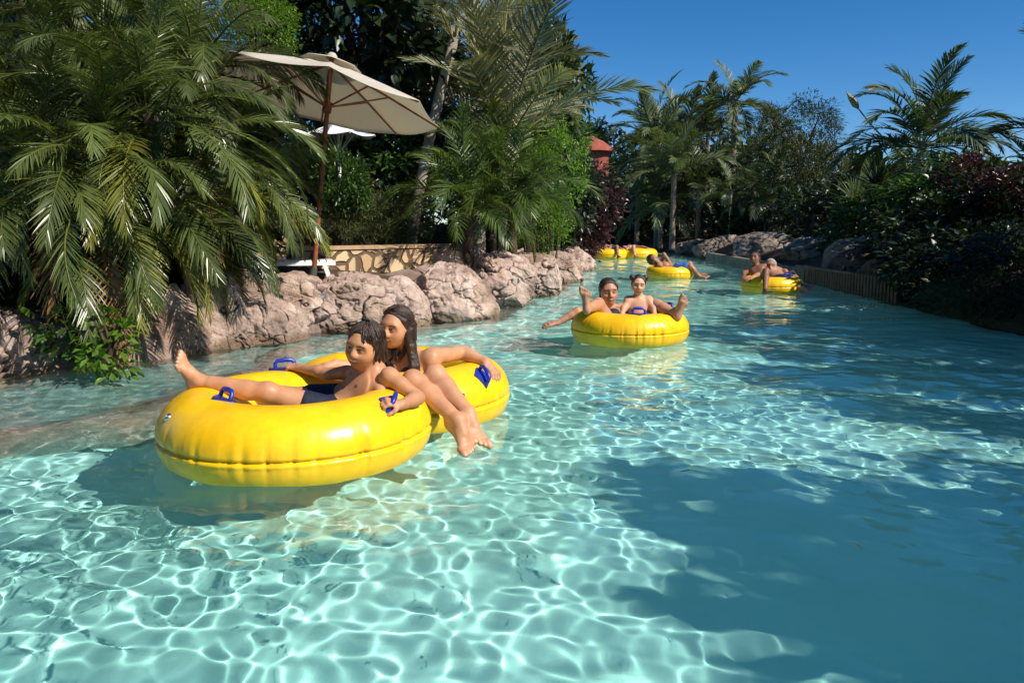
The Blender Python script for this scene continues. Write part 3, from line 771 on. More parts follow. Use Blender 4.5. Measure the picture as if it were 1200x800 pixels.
# ---- far bank
def fpalm(px,py,Y,n,lab,scale=1.,elmin=-20,seed=0,r=.11,proto=PF_FAR,mat=BARK,dx=0.,grp='palms on the far bank',az0=0):
    c=P(px,py,Y); b0=np.array([c[0]+dx,c[1],.5]); b0[2]=max(gz(b0[0],b0[1]),.4)
    return palm('palm_tree',b0,c,proto,n,lab,grp,mat=mat,r0=r,r1=r*.8,elmin=elmin,scale=scale,seed=seed,az0=az0)
fpalm(772,170,33,24,'broad-crowned palm on the far bank right beside the red tower',1.15,-25,51)
fpalm(748,205,34,18,'lower palm on the far bank in front of the red tower',1.,-20,52)
fpalm(800,165,36,20,'palm on the far bank with stiff upright fronds, left of the tall palm',1.2,10,53)
fpalm(862,118,34,22,'tallest palm on the far bank, rising above the others',1.0,-35,54,r=.14)
fpalm(905,160,35,16,'palm half behind the dark feathery tree on the far bank',.9,-25,55)
fpalm(857,222,27,16,'slender young palm with a thin pale trunk and curved fronds on the far bank',.62,-40,56,r=.05,mat=BARKG)
fpalm(820,215,31,26,'dense low palm clump on the far bank below the tall palm',1.1,5,57)
fpalm(775,235,31,26,'dense low palm clump on the far bank behind the farthest float',1.0,0,58)
fpalm(905,235,26,24,'dense low palm clump left of the low river wall',.9,0,59)
shrub(P(938,158,29),(1.75,1.5,1.35),'feather',L_CASU,'dark feathery tree with a rounded crown on the far bank','tree','tree',trunk=.14)
shrub(P(945,205,25),(1.2,1.1,1.2),'small',L_OLIVE,'olive green bush under the dark feathery tree')
shrub(P(985,215,24),(.9,.9,.8),'small',L_OLIVE,'olive green bush left of the spiky plants')
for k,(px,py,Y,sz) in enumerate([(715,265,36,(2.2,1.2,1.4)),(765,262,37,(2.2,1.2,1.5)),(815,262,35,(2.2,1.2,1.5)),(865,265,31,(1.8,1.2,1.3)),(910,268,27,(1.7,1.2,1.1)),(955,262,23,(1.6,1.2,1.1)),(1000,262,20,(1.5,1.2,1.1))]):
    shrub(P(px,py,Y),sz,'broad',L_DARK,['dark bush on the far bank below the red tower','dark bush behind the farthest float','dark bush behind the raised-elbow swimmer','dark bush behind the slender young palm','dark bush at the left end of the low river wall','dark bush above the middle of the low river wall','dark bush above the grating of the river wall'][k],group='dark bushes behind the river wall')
# a belt of trees farther off closes the view
shrub(P(690,205,56),(6,3,3.2),'broad',L_DARK,'dark tree far behind the red tower','tree','tree',trunk=.2)
shrub(P(840,215,50),(5.5,3,2.8),'broad',L_DARK,'dark tree far behind the far bank palms','tree','tree',trunk=.2)
shrub(P(985,235,46),(5,3,2.4),'broad',L_DARK,'dark tree far behind the right bank bushes','tree','tree',trunk=.2)
shrub(P(1110,240,40),(5,3,2.2),'broad',L_DARK,'dark tree far behind the right bank palm','tree','tree',trunk=.2)

# ---- right bank
c=P(1080,168,14.5); b0=P(1068,250,14.6); b0[2]=.5
palm('palm_tree',b0,c,PF_KING,26,'palm with a pale trunk standing against the blue sky on the right bank','palms on the right bank',mat=BARKG,r0=.085,r1=.06,elmin=-14,seed=64,az0=.3,scale=1.2)
c=P(1275,165,12.5); b0=c.copy(); b0[0]+=.2; b0[2]=.55
palm('palm_tree',b0,c,PF_KING,16,'palm at the right edge, only frond tips in view','palms on the right bank',mat=BARKG,r0=.085,r1=.06,elmin=-15,seed=65,scale=1.3,az0=2.9)
r_=[o for o in COL.objects if o.get('label','').startswith('palm with a pale trunk standing')][0]
tip=P(992,108,14.2)-np.array(r_.location); st=P(1062,185,14.5)-np.array(r_.location); mb=MB()
d=tip-st; q=[st+d*t+np.array([0,0,-.10*math.sin(PI*t)]) for t in (0,.3,.6,.8)]; mb.tube(q,[.02,.016,.013,.012],6)
mb.tube([q[-1]+(tip-q[-1])*t for t in (0,.25,.6,1)],[.014,.06,.05,.006],8); mb.build('flower_spathe',simple('pale_spathe',(.30,.24,.13),.7,.2,noise=.3),r_)
# spiky rosettes
def spiky(px,py,Y,n,L_,lab):
    c=P(px,py,Y); zb=gz(c[0],c[1]); root=empty('spiky_plant',(c[0],c[1],zb),0,lab,'plant','spiky plants on the right bank'); mb=MB(); rs=np.random.RandomState(int(px))
    for k in range(n):
        a=k*2.4; e=R(85-85*(k/n)**.8); d=np.array([math.cos(a)*math.cos(e),math.sin(a)*math.cos(e),math.sin(e)]); sd=np.array([-math.sin(a),math.cos(a),0])
        u=np.array([0,.35,.7,1.]); l_=L_*rs.uniform(.8,1.1); cen=d*(u*l_)[:,None]-np.array([0,0,1])*(u**2*l_*.15)[:,None]; w_=np.array([.5,1,.7,.05])*.055
        mb.add(np.stack([cen-sd*w_[:,None]/2,cen+sd*w_[:,None]/2],1).reshape(-1,3),[[0,1,3,2],[2,3,5,4],[4,5,7,6]],np.ones(3)*rs.uniform(.7,1.3))
    f=mb.build('leaves',L_FAR,root); f.location=(0,0,c[2]-zb)
    link('stem',trunk_mesh(max(c[2]-zb,.2),.06,.05,(0,0),3),BARK,root)
spiky(1028,222,16.5,70,1.0,'spiky long-leaved plant left of the right bank palm')
spiky(1003,238,18,60,.9,'spiky long-leaved plant above the grating of the river wall')
spiky(1118,262,12.5,50,.7,'spiky plant in the shade right of the palm trunk')
RS=[(1040,265,15,(1.1,.9,.8),'broad',L_BROAD,'leafy green bush behind the right end of the river wall'),
 (1080,290,11.5,(.95,.8,.65),'broad',L_DARK,'dark bush at the waterline right of the river wall'),
 (1135,208,11.6,(.42,.5,.30),'red',L_RED,'burgundy bush right of the palm, seen against the sky'),
 (1192,222,10.0,(.42,.5,.34),'red',L_RED,'burgundy bush at the right edge of the photo'),
 (1120,240,12.5,(.95,.8,.6),'big',L_BROAD,'large-leaved bush below the burgundy bush on the right bank'),
 (1180,275,10.5,(.95,.9,.8),'broad',L_DARK,'dark bush below the burgundy bush at the right edge'),
 (1130,310,9.8,(.9,.8,.55),'broad',L_DARK,'dark bush overhanging the right bank'),
 (1195,325,8.7,(.75,.8,.55),'small',L_DARK,'dark small-leaved bush at the right edge by the water'),
 (1150,352,8.6,(.6,.6,.28),'grass',L_OLIVE,'dim grassy plant at the right edge of the water'),
 (1085,335,10.6,(.6,.6,.35),'grass',L_OLIVE,'dim grassy plant at the foot of the right bank bushes'),
 (1060,230,16,(.9,.8,.7),'small',L_OLIVE,'olive bush behind the palm trunk on the right bank')]
for px,py,Y,sz,key,mt,lab in RS:
    shrub(P(px,py,Y),sz,key,mt,lab)
# right bank nearer than the frame: the tall growth that shades the near water
OFF=[((6.6,7.0,1.8),(1.2,1.2,1.4),'broad'),((6.7,4.9,2.5),(1.3,1.4,1.9),'broad'),((6.7,2.7,2.5),(1.3,1.1,1.9),'broad'),((6.7,-.5,2.95),(1.4,1.25,2.5),'broad'),((6.75,-2.6,3.15),(1.5,1.5,2.6),'broad'),((6.8,-4.9,3.2),(1.5,1.5,2.6),'broad'),
     ((7.2,-6.8,2.8),(1.6,1.5,2.2),'broad'),((8.8,1.0,1.5),(1.5,1.2,1.3),'broad'),((8.0,-1.7,3.25),(1.5,2.0,2.9),'broad'),((8.8,5.5,2.9),(1.5,1.6,2.2),'broad')]
LABO=['right bank tree just outside the frame, nearest the visible bushes','right bank tree outside the frame, second from the visible bushes','low right bank bush outside the frame at the sunny gap','right bank tree outside the frame, level with the camera','right bank tree outside the frame, just behind the camera','right bank tree outside the frame, third behind the camera','right bank tree outside the frame, farthest behind the camera','low bush outside the frame behind the sunny gap','taller tree outside the frame, second row behind the camera','taller tree outside the frame behind the visible bushes']
for (c,sz,key),lab in zip(OFF,LABO):
    shrub(c,sz,key,L_DARK,lab,'tree','tree',trunk=.12,group='right bank trees outside the frame')

# fill behind the parasol and at the bend
for px,py,Y,sz,lab in [(345,235,17,(2.0,1.2,1.3),'dark hedge-like bush far behind the parasol pole'),(430,238,18,(2.0,1.2,1.3),'dark bush far behind the leafy shrub right of the parasol pole'),(520,235,17,(2.0,1.2,1.4),'dark bush far behind the leaning palm trunk'),(600,240,19,(1.8,1.2,1.4),'dark bush behind the bushy palms'),(480,282,13,(.9,.5,.3),'low dark bush at the foot of the leaning palm'),(300,275,11,(1.0,.5,.45),'low dark bush behind the garden wall'),
  (720,246,44,(3.6,1.5,2.0),'dark bush at the river bend under the red tower'),(790,240,46,(3.6,1.5,2.4),'dark bush at the river bend behind the dense palm clumps'),(870,240,44,(3.6,1.5,2.2),'dark bush at the river bend behind the slender young palm')]:
    shrub(P(px,py,Y),sz,'broad',L_DARK,lab)
fpalm(768,150,38,24,'palm rising left of the stiff-fronded palm, behind the broad-crowned palm',1.2,-20,71)
fpalm(830,150,38,24,'palm between the stiff-fronded palm and the tallest palm on the far bank',1.15,0,72)
fpalm(790,205,29,26,'upright palm clump in front of the far bank palms, left of the slender young palm',1.0,20,73)
fpalm(885,190,31,22,'palm with arching fronds just right of the tallest palm, below its crown',.95,-10,74)

# unseen bank trees added to cut sky light, level with the camera and behind it
for c,sz,lab in [((-7.0,2.4,3.2),(1.6,1.5,2.8),'unseen left bank tree added to cut sky light, nearest the palm thicket'),((-7.2,-.4,3.6),(1.7,1.6,3.0),'unseen left bank tree added to cut sky light, level with the camera'),((-7.0,-3.4,3.6),(1.7,1.6,3.0),'unseen left bank tree added to cut sky light, behind the camera'),((-7.2,-6.6,3.8),(1.8,1.7,3.2),'unseen left bank tree added to cut sky light, farthest behind the camera'),
   ((7.3,-9.6,3.2),(1.8,1.6,2.8),'unseen right bank tree added to cut sky light, last of the row behind the camera'),((-7.0,-9.8,3.6),(1.8,1.6,3.0),'unseen left bank tree added to cut sky light, last of the row behind the camera')]:
    shrub(c,sz,'broad',L_DARK,lab,'tree','tree',trunk=.12,group='unseen bank trees added to cut sky light')

shrub(P(650,160,15.5),(.75,.6,.65),'broad',L_BROAD,'leafy green bush just left of the red tower, above the bright green bush')
# ------------------------------------------------------------------ inflatable floats
YEL,t,b=new_mat('yellow_vinyl')
b.inputs['Base Color'].default_value=(.90,.56,.004,1); b.inputs['Roughness'].default_value=.24; b.inputs['Specular IOR Level'].default_value=.5
tc=t.nodes.new('ShaderNodeTexCoord'); n=t.nodes.new('ShaderNodeTexNoise'); n.inputs['Scale'].default_value=7; n.inputs['Detail'].default_value=4
t.links.new(tc.outputs['Object'],n.inputs['Vector'])
n5=t.nodes.new('ShaderNodeTexNoise'); n5.inputs['Scale'].default_value=4.5; n5.inputs['Detail'].default_value=9; n5.inputs['Roughness'].default_value=.7
t.links.new(tc.outputs['Object'],n5.inputs['Vector']); r5=t.nodes.new('ShaderNodeValToRGB'); r5.color_ramp.elements[0].position=.36; r5.color_ramp.elements[1].position=.62
r5.color_ramp.elements[0].color=(.76,.41,.006,1); r5.color_ramp.elements[1].color=(.91,.555,.006,1); t.links.new(n5.outputs[0],r5.inputs[0]); t.links.new(r5.outputs[0],b.inputs['Base Color'])
mr=t.nodes.new('ShaderNodeMapRange'); mr.inputs['To Min'].default_value=.20; mr.inputs['To Max'].default_value=.42
t.links.new(n.outputs[0],mr.inputs[0]); t.links.new(mr.outputs[0],b.inputs['Roughness'])
bp=t.nodes.new('ShaderNodeBump'); bp.inputs['Strength'].default_value=.25; bp.inputs['Distance'].default_value=.012
t.links.new(n.outputs[0],bp.inputs['Height']); t.links.new(bp.outputs[0],b.inputs['Normal'])
BLUE=simple('blue_vinyl',(.012,.030,.33),.35,.5)
STEEL=simple('steel_valve',(.6,.6,.6),.25,.5,metal=1)
BLACK=simple('black_plug',(.015,.015,.015),.4)

def ring_r(phi,th,r,seed,rs_):
    """tube radius with welded seam and pinched vinyl on the outer equator"""
    e=np.exp(-(th/.035)**2); wide=np.exp(-(np.abs(th)/.34)**1.3)
    pin=np.zeros_like(phi)
    for c,a,w_ in rs_:
        d=(phi-c+PI)%(2*PI)-PI
        pin+=a*np.exp(-(d/w_)**2)
    lump=.006*np.sin(3*phi+seed)+.004*np.sin(7*phi+2*seed)
    seam=np.where(np.abs(th+.075)<.03,.003,0)
    return r*(1+ lump*.8) - (.0035+pin)*wide*r/.19 - .012*e*r/.19 + seam*r/.19
def ring_mesh(Rm,r,seed,nphi=300):
    rs=np.random.RandomState(seed); m=70 if nphi>200 else 40
    pins=[(rs.uniform(0,2*PI),.003+rs.exponential(.0055),rs.uniform(.007,.022)) for _ in range(84)]
    u=np.linspace(-1,1,m+1)[:-1]; th=np.sign(u)*PI*np.abs(u)**1.75       # rows crowd at the seam
    ph=np.linspace(0,2*PI,nphi,endpoint=False)
    PH,TH=np.meshgrid(ph,th,indexing='ij')
    rr=ring_r(PH,TH,r,seed,pins)
    rad=Rm+rr*np.cos(TH); z=rr*np.sin(TH)*.97
    V=np.stack([rad*np.cos(PH),rad*np.sin(PH),z],-1).reshape(-1,3)
    i=np.arange(nphi*m).reshape(nphi,m); a=i; b_=np.roll(i,-1,0); c=np.roll(b_,-1,1); d=np.roll(i,-1,1)
    return mesh_from('ring',V,np.stack([a,b_,c,d],-1).reshape(-1,4))
def handle(parent,cx,cy,Rm,r,phi,tilt,zc,s=1.0,align=0.0,mat=None):
    """blue grab handle on its diamond patch; phi around the ring, tilt from the top of the tube"""
    up=np.array([math.cos(phi)*math.sin(tilt),math.sin(phi)*math.sin(tilt),math.cos(tilt)])
    tan=np.array([-math.sin(phi),math.cos(phi),0.]); sd=np.cross(up,tan)
    ca,sa=math.cos(align),math.sin(align); tan,sd=tan*ca+sd*sa,-tan*sa+sd*ca
    cen=np.array([cx+Rm*math.cos(phi),cy+Rm*math.sin(phi),zc])
    rr=r*1.0
    def onsurf(a,b_,h):      # wrap a patch point over the tube
        p=cen+up*rr+tan*a+sd*b_
        q=np.array([p[0]-cx,p[1]-cy]); 
        core=np.array([cx,cy,zc])+np.array([q[0],q[1],0])/np.linalg.norm(q)*Rm
        d=p-core; d/=np.linalg.norm(d)
        return core+d*(rr*1.006+h)
    mb=MB(); G=9; V=[]
    for h in (.0045*s,-.012*s):
        for i in range(G):
            for j in range(G):
                a=(i/(G-1)*2-1); b_=(j/(G-1)*2-1)
                x=(a+b_)/2*.085*s*1.0; y=(a-b_)/2*.062*s
                V.append(onsurf(x,y,h))
    V=np.array(V); i=np.arange(G*G).reshape(G,G); q=np.stack([i[:-1,:-1],i[1:,:-1],i[1:,1:],i[:-1,1:]],-1).reshape(-1,4)
    rim=np.concatenate([i[0,:],i[1:,-1],i[-1,-2::-1],i[-2:0:-1,0]]); rn=np.roll(rim,-1)
    o=MB(); o.add(V,np.concatenate([q,q[:,::-1]+G*G,np.stack([rim,rim+G*G,rn+G*G,rn],-1)]))
    h=o.build('handle_patch',BLUE,parent)
    pts=[]
    for a,hh in ((-.05,.0),(-.05,.025),(-.038,.040),(0,.043),(.038,.040),(.05,.025),(.05,.0)):
        pts.append(onsurf(a*s,0,hh*s))
    o=MB(); o.tube(pts,[.011*s,.010*s,.011*s,.0125*s,.011*s,.010*s,.011*s],8); o.build('handle',BLUE,h)
def finish_float(root):
    for o in [root]+list(root.children_recursive): o.cycles.is_caustics_receiver=True

GF='yellow inflatable floats on the river'
fl=empty('double_float',(-.98,3.45,0),0,'nearest yellow inflatable double float carrying the boy and the dark-haired woman','float',GF)
o=link('ring',ring_mesh(.42,.19,4),YEL,fl); o.location=(0,0,.10)
o=link('ring',ring_mesh(.42,.188,9),YEL,fl); o.location=(.36,.73,.10)
F0=np.array([-.98,3.45])
def ang(c,x,y): return math.atan2(y-c[1],x-c[0])
handle(fl,0,0,.42,.19,ang(F0,-1.22,3.20),-.38,.10,.95,.0)
handle(fl,0,0,.42,.19,ang(F0,-1.155,3.85),.12,.10,.95,.0)
handle(fl,0,0,.42,.19,ang(F0,-.516,3.20),.60,.10,.9,.5)
handle(fl,.36,.73,.42,.188,math.atan2(-.28,.46),.75,.10,.9,1.2)
mb=MB(); c=np.array([-.47,-.20,.185])
pv=np.array([P(224,490,3.16)[0]+.98,P(224,490,3.16)[1]-3.45,0]); ph=math.atan2(pv[1],pv[0]); tl=.88
cen=np.array([math.cos(ph)*.42,math.sin(ph)*.42,.10]); d=np.array([math.cos(ph)*math.sin(tl),math.sin(ph)*math.sin(tl),math.cos(tl)])
mb.tube([cen+d*.185,cen+d*.193,cen+d*.197],[.018,.018,.012],14); mb.tube([cen+d*.195,cen+d*.203],[.007,.006],10); mb.build('valve',STEEL,fl)
for k,(a,tl) in enumerate(((-.95,.95),(-.88,1.15))):
    cen=np.array([.36+math.cos(a)*.42,.73+math.sin(a)*.42,.10]); d=np.array([math.cos(a)*math.sin(tl),math.sin(a)*math.sin(tl),math.cos(tl)])
    mb=MB(); mb.tube([cen+d*.18,cen+d*.193],[.011,.009],10); mb.build('plug',BLACK,fl)
finish_float(fl)
def single(c,Rm,r,z,label,hand=(),seed=1,dbl=None,nphi=300):
    fl=empty('float' if not dbl else 'double_float',(c[0],c[1],0),0,label,'float',GF)
    o=link('ring',ring_mesh(Rm,r,seed,nphi),YEL,fl); o.location=(0,0,z)
    if dbl:
        o=link('ring',ring_mesh(Rm,r,seed+1,nphi),YEL,fl); o.location=(dbl[0],dbl[1],z)
    for phi,tl,al in hand: handle(fl,0,0,Rm,r,phi,tl,z,1.05,al)
    finish_float(fl); return fl
F2=np.array([1.05,6.82])
single(F2,.36,.165,.11,'yellow inflatable ring float in the middle of the river, under the woman with the toddler',[(-1.50,-.1,0),(1.4,.1,0),(.2,.1,0)],21)
F3=P(785,321,15.3); F3=F3[:2]
single(F3,.32,.15,.09,'yellow ring float of the swimmer in blue shorts, third nearest on the left',[(-1.4,.1,0)],31,nphi=160)
F4=P(904,333,12.2)[:2]
single(F4,.33,.15,.09,'yellow ring float at the right of the river, in the shade near the low wall',[(-1.2,.1,0)],41,nphi=160)
F5=P(713,300,25)[:2]
single(F5,.46,.2,.12,'farthest yellow double float, at the river bend beside the burgundy bush',[(-1.4,.1,0)],51,dbl=(.95,.15),nphi=160)

# ------------------------------------------------------------------ people: signed distance bodies polygonised as one skin
class SDF:
    def __init__(s): s.pr=[]; s.paints=[]
    def cone(s,a,ra,b,rb,k=.02,sub=False): s.pr.append(('c',np.asarray(a,float),float(ra),np.asarray(b,float),float(rb),k,sub)); return s
    def ell(s,c,r,M=None,k=.02,sub=False): s.pr.append(('e',np.asarray(c,float),np.asarray(r,float),np.eye(3) if M is None else np.asarray(M),None,k,sub)); return s
    def paint(s,c,r,col,M=None,soft=.25,strength=1.): s.paints.append((np.asarray(c,float),np.asarray(r,float)*np.ones(3),np.asarray(col,float),np.eye(3) if M is None else np.asarray(M),soft,strength))
    @staticmethod
    def dist(pr,X):
        if pr[0]=='c':
            _,a,ra,b,rb,_,_=pr; ba=b-a; l2=ba@ba+1e-12
            h=np.clip(((X-a)@ba)/l2,0,1)
            return np.linalg.norm(X-a-h[...,None]*ba,axis=-1)-(ra+(rb-ra)*h)
        _,c,r,M,_,_,_=pr
        q=(X-c)@M        # columns of M are the local axes
        k0=np.linalg.norm(q/r,axis=-1); k1=np.linalg.norm(q/(r*r),axis=-1)+1e-9
        return k0*(k0-1)/k1
    def mesh(s,name,h,base,origin=None):
        lo=[];hi=[]
        for p in s.pr:
            if p[6]: continue
            if p[0]=='c': lo.append(np.minimum(p[1]-p[2],p[3]-p[4])); hi.append(np.maximum(p[1]+p[2],p[3]+p[4]))
            else: m_=max(p[2]); lo.append(p[1]-m_); hi.append(p[1]+m_)
        lo=np.min(lo,0)-3*h; hi=np.max(hi,0)+3*h
        n=np.ceil((hi-lo)/h).astype(int)+1
        F=np.full(n,1.,np.float32)
        for p in s.pr:
            if p[0]=='c': l_=np.minimum(p[1]-p[2],p[3]-p[4]);u_=np.maximum(p[1]+p[2],p[3]+p[4])
            else: m_=max(p[2]); l_=p[1]-m_;u_=p[1]+m_
            pad=p[5]+4*h
            i0=np.clip(np.floor((l_-pad-lo)/h).astype(int),0,n); i1=np.clip(np.ceil((u_+pad-lo)/h).astype(int)+1,0,n)
            if np.any(i1<=i0): continue
            ax=[lo[j]+h*np.arange(i0[j],i1[j]) for j in range(3)]
            X=np.stack(np.meshgrid(*ax,indexing='ij'),-1)
            d=s.dist(p,X); sl=tuple(slice(i0[j],i1[j]) for j in range(3)); f=F[sl]; k=p[5]
            if p[6]:
                d=-d; hh=np.clip(.5-.5*(f-d)/k,0,1); F[sl]=f*(1-hh)+d*hh+k*hh*(1-hh)
            else:
                hh=np.clip(.5+.5*(f-d)/k,0,1); F[sl]=f*(1-hh)+d*hh-k*hh*(1-hh)
        # surface nets
        ins=F<0
        cnt_=np.zeros(n-1,np.int8)
        for dx in (0,1):
            for dy in (0,1):
                for dz in (0,1): cnt_+=ins[dx:n[0]-1+dx,dy:n[1]-1+dy,dz:n[2]-1+dz]
        cells=np.argwhere((cnt_>0)&(cnt_<8)); idx=np.full(n-1,-1,np.int32); idx[tuple(cells.T)]=np.arange(len(cells))
        corner=np.array([[x,y,z] for x in (0,1) for y in (0,1) for z in (0,1)])
        val=np.stack([F[tuple((cells+c).T)] for c in corner],1)
        acc=np.zeros((len(cells),3)); num=np.zeros(len(cells))
        for i in range(8):
            for j in range(i+1,8):
                if np.abs(corner[i]-corner[j]).sum()!=1: continue
                a,b_=val[:,i],val[:,j]; m_=(a<0)!=(b_<0); tt=np.where(m_,a/(a-b_+1e-12),0)
                acc+=np.where(m_[:,None],corner[i]+tt[:,None]*(corner[j]-corner[i]),0); num+=m_
        V=lo+h*(cells+acc/num[:,None])
        Q=[]
        for ax in range(3):
            o1,o2=[(1,2),(2,0),(0,1)][ax]
            A=ins; sl0=[slice(0,-1)]*3; 
            a=np.take(ins,range(n[ax]-1),axis=ax); b_=np.take(ins,range(1,n[ax]),axis=ax)
            for flip,mask in ((0,a&~b_),(1,~a&b_)):
                e=np.argwhere(mask); e=e[(e[:,o1]>0)&(e[:,o2]>0)]
                if not len(e): continue
                def g(d1,d2):
                    q=e.copy(); q[:,o1]-=d1; q[:,o2]-=d2; return idx[tuple(q.T)]
                f=np.stack([g(1,1),g(0,1),g(0,0),g(1,0)],-1)
                if flip: f=f[:,::-1]
                Q.append(f)
        Q=np.concatenate(Q)
        col=np.ones((len(V),3))*np.asarray(base); 
        col*=(1+.13*vnoise(V*16,3)+.07*vnoise(V*60,4))[:,None]; col*=1+np.array([.03,-.03,-.05])*vnoise(V*30,8)[:,None]
        for c,r,cc,M,soft,st in s.paints:
            q=np.linalg.norm(((V-c)@M)/r,axis=1); w_=np.clip((1+soft-q)/(2*soft),0,1)*st
            col=col*(1-w_[:,None])+cc*w_[:,None]
        if origin is not None: V=V-origin
        return mesh_from(name,V,Q,True,col)
def nrm(v): v=np.asarray(v,float); return v/(np.linalg.norm(v)+1e-9)
def frame(f,u):
    f=nrm(f); u=np.asarray(u,float); u=nrm(u-f*(u@f)); r=np.cross(f,u); return np.stack([r,f,u],1)   # columns right, forward, up
def head(S,c,f,u,hs,skin,child=0.,smile=1.,neck=None,lip=(.36,.11,.09),eyes=True,ms=1.,iris=(.03,.015,.008)):
    """hs: head height in metres"""
    M=frame(f,u); W=lambda x,y,z: np.asarray(c)+M@(np.array([x,y,z])*hs)
    k=.045*hs/.2
    S.ell(W(0,-.06,.13),np.array([.345,.43,.37])*hs,M,k)
    S.ell(W(0,.08,-.14),np.array([.25+.04*child,.30,.345-.03*child])*hs,M,k)
    S.ell(W(0,.22,-.385+.02*child),np.array([.12,.10,.10])*hs,M,k*1.2)
    for s_ in (-1,1):
        S.ell(W(.165*s_,.20,-.13),np.array([.12,.12,.12])*hs*(1+.12*child),M,k)
        S.ell(W(.35*s_,-.05,-.05),np.array([.035,.085,.125])*hs,M,.008)
        S.ell(W(.372*s_,-.045,-.05),np.array([.018,.05,.08])*hs,M,.006,True)
    S.cone(W(-.18,.305,.08),.058*hs,W(.18,.305,.08),.058*hs,k*.8)
    for s_ in (-1,1): S.ell(W(.145*s_,.40,.005),np.array([.10,.075,.06])*hs,M,.03*hs/.2,True)
    S.cone(W(0,.355,.03),.034*hs,W(0,.475-.03*child,-.135+.02*child),.052*hs,.02*hs/.2)
    for s_ in (-1,1): S.ell(W(.05*s_,.40,-.145),np.array([.04,.05,.035])*hs,M,.012*hs/.2)
    for s_ in (-1,1): S.ell(W(.145*s_,.312,.0),np.array([.068,.066,.05])*hs,M,.01*hs/.2)
    # mouth
    for a,b_ in ((-.11,-.055),(-.055,0),(0,.055),(.055,.11)):
        zz=lambda x: -.265+smile*.5*(x/.11)**2*.045
        yy=lambda x: .372-1.6*x*x
        S.cone(W(a,yy(a),zz(a)+.018),.02*hs,W(b_,yy(b_),zz(b_)+.018),.02*hs,.012*hs/.2)
        S.cone(W(a,yy(a)-.005,zz(a)-.026),.023*hs,W(b_,yy(b_)-.005,zz(b_)-.026),.023*hs,.012*hs/.2)
    for x in np.linspace(-.105,.105,9):
        z=-.265+smile*.5*(x/.11)**2*.045; y=.385-1.6*x*x
        S.paint(W(x,y,z+.026*ms),np.array([.028,.06,.022*ms])*hs,lip,M); S.paint(W(x,y,z-.034*ms),np.array([.028,.06,.026*ms])*hs,lip,M)
    if smile>.5:
        for x in np.linspace(-.075,.075,7): S.paint(W(x,.385-1.6*x*x,-.265+smile*.5*(x/.11)**2*.045-.002),np.array([.020,.06,.017*ms])*hs,(.75,.70,.62),M)
    for s_ in (-1,1):
        S.paint(W(.145*s_,.385,.0),np.array([.056,.05,.015])*hs,(.36,.30,.27),M,.3)
        S.paint(W(.145*s_,.39,.0),np.array([.030,.06,.020])*hs,iris,M,.2)
        for x in np.linspace(-.075,.075,7): S.paint(W(.145*s_+x,.385,.026-2.4*x*x),np.array([.018,.05,.013])*hs,(.03,.018,.012),M,.4)
        for x in np.linspace(-.09,.09,7): S.paint(W(.155*s_+x,.35,.115-1.6*x*x),np.array([.022,.06,.019])*hs,(.035,.02,.014),M,.4,.9)
        S.paint(W(.19*s_,.28,-.12),np.array([.09,.1,.08])*hs,np.asarray(skin)*np.array([1.12,.86,.82]),M,.6,.5)
    S.paint(W(0,.46,-.14),np.array([.06,.06,.06])*hs,np.asarray(skin)*np.array([1.12,.88,.85]),M,.6,.5)
    if neck is not None:
        rn=.235*hs*(1-.12*child); S.cone(W(0,-.12,-.18),rn,neck,rn*1.05,.03*hs/.2)
    return M,W
def hand(S,wr,d,n,s,side,curl=.5,spread=.1,k=.006):
    """wr wrist, d finger direction, n back-of-hand normal, s hand length (m); side=+1: thumb on d x n side"""
    d=nrm(d); n=nrm(np.asarray(n)-d*(np.asarray(n)@d)); a=np.cross(d,n)*side
    pl=.52*s
    S.cone(wr,.15*s,wr+d*pl*.5,.13*s,.02); 
    for j in range(4):
        S.cone(wr+d*.08*s+a*(.10-.06*j)*s,.085*s,wr+d*pl+a*(.19-.125*j)*s,.068*s,.010)
    ln=[.40,.46,.43,.33]
    for j in range(4):
        b_=wr+d*pl*(.97 if j in (1,2) else .92)+a*(.195-.13*j)*s; c=curl*(1+.08*j); dd=nrm(d+a*spread*(1.2-.8*j)); r=(.062-.003*j)*s; p=b_
        for q,(f,cu) in enumerate(((.45,.7),(.31,1.),(.24,.8))):
            c_=c*cu; an=c_ if q==0 else an+c_
            dv=dd*math.cos(an)-n*math.sin(an); e=p+dv*ln[j]*s*f; S.cone(p,r*(1-.08*q),e,r*(.92-.08*q),k); p=e
    b_=wr+d*.12*s+a*.14*s-n*.03*s; t1=nrm(a*.9+d*.7-n*.35); p=b_+t1*.25*s; S.cone(b_,.09*s,p,.072*s,.012); t2=nrm(d*.8+a*.25-n*(.35+.4*curl)); e=p+t2*.2*s; S.cone(p,.07*s,e,.062*s,k); e2=e+nrm(t2-n*.3*curl)*.14*s; S.cone(e,.06*s,e2,.048*s,k)
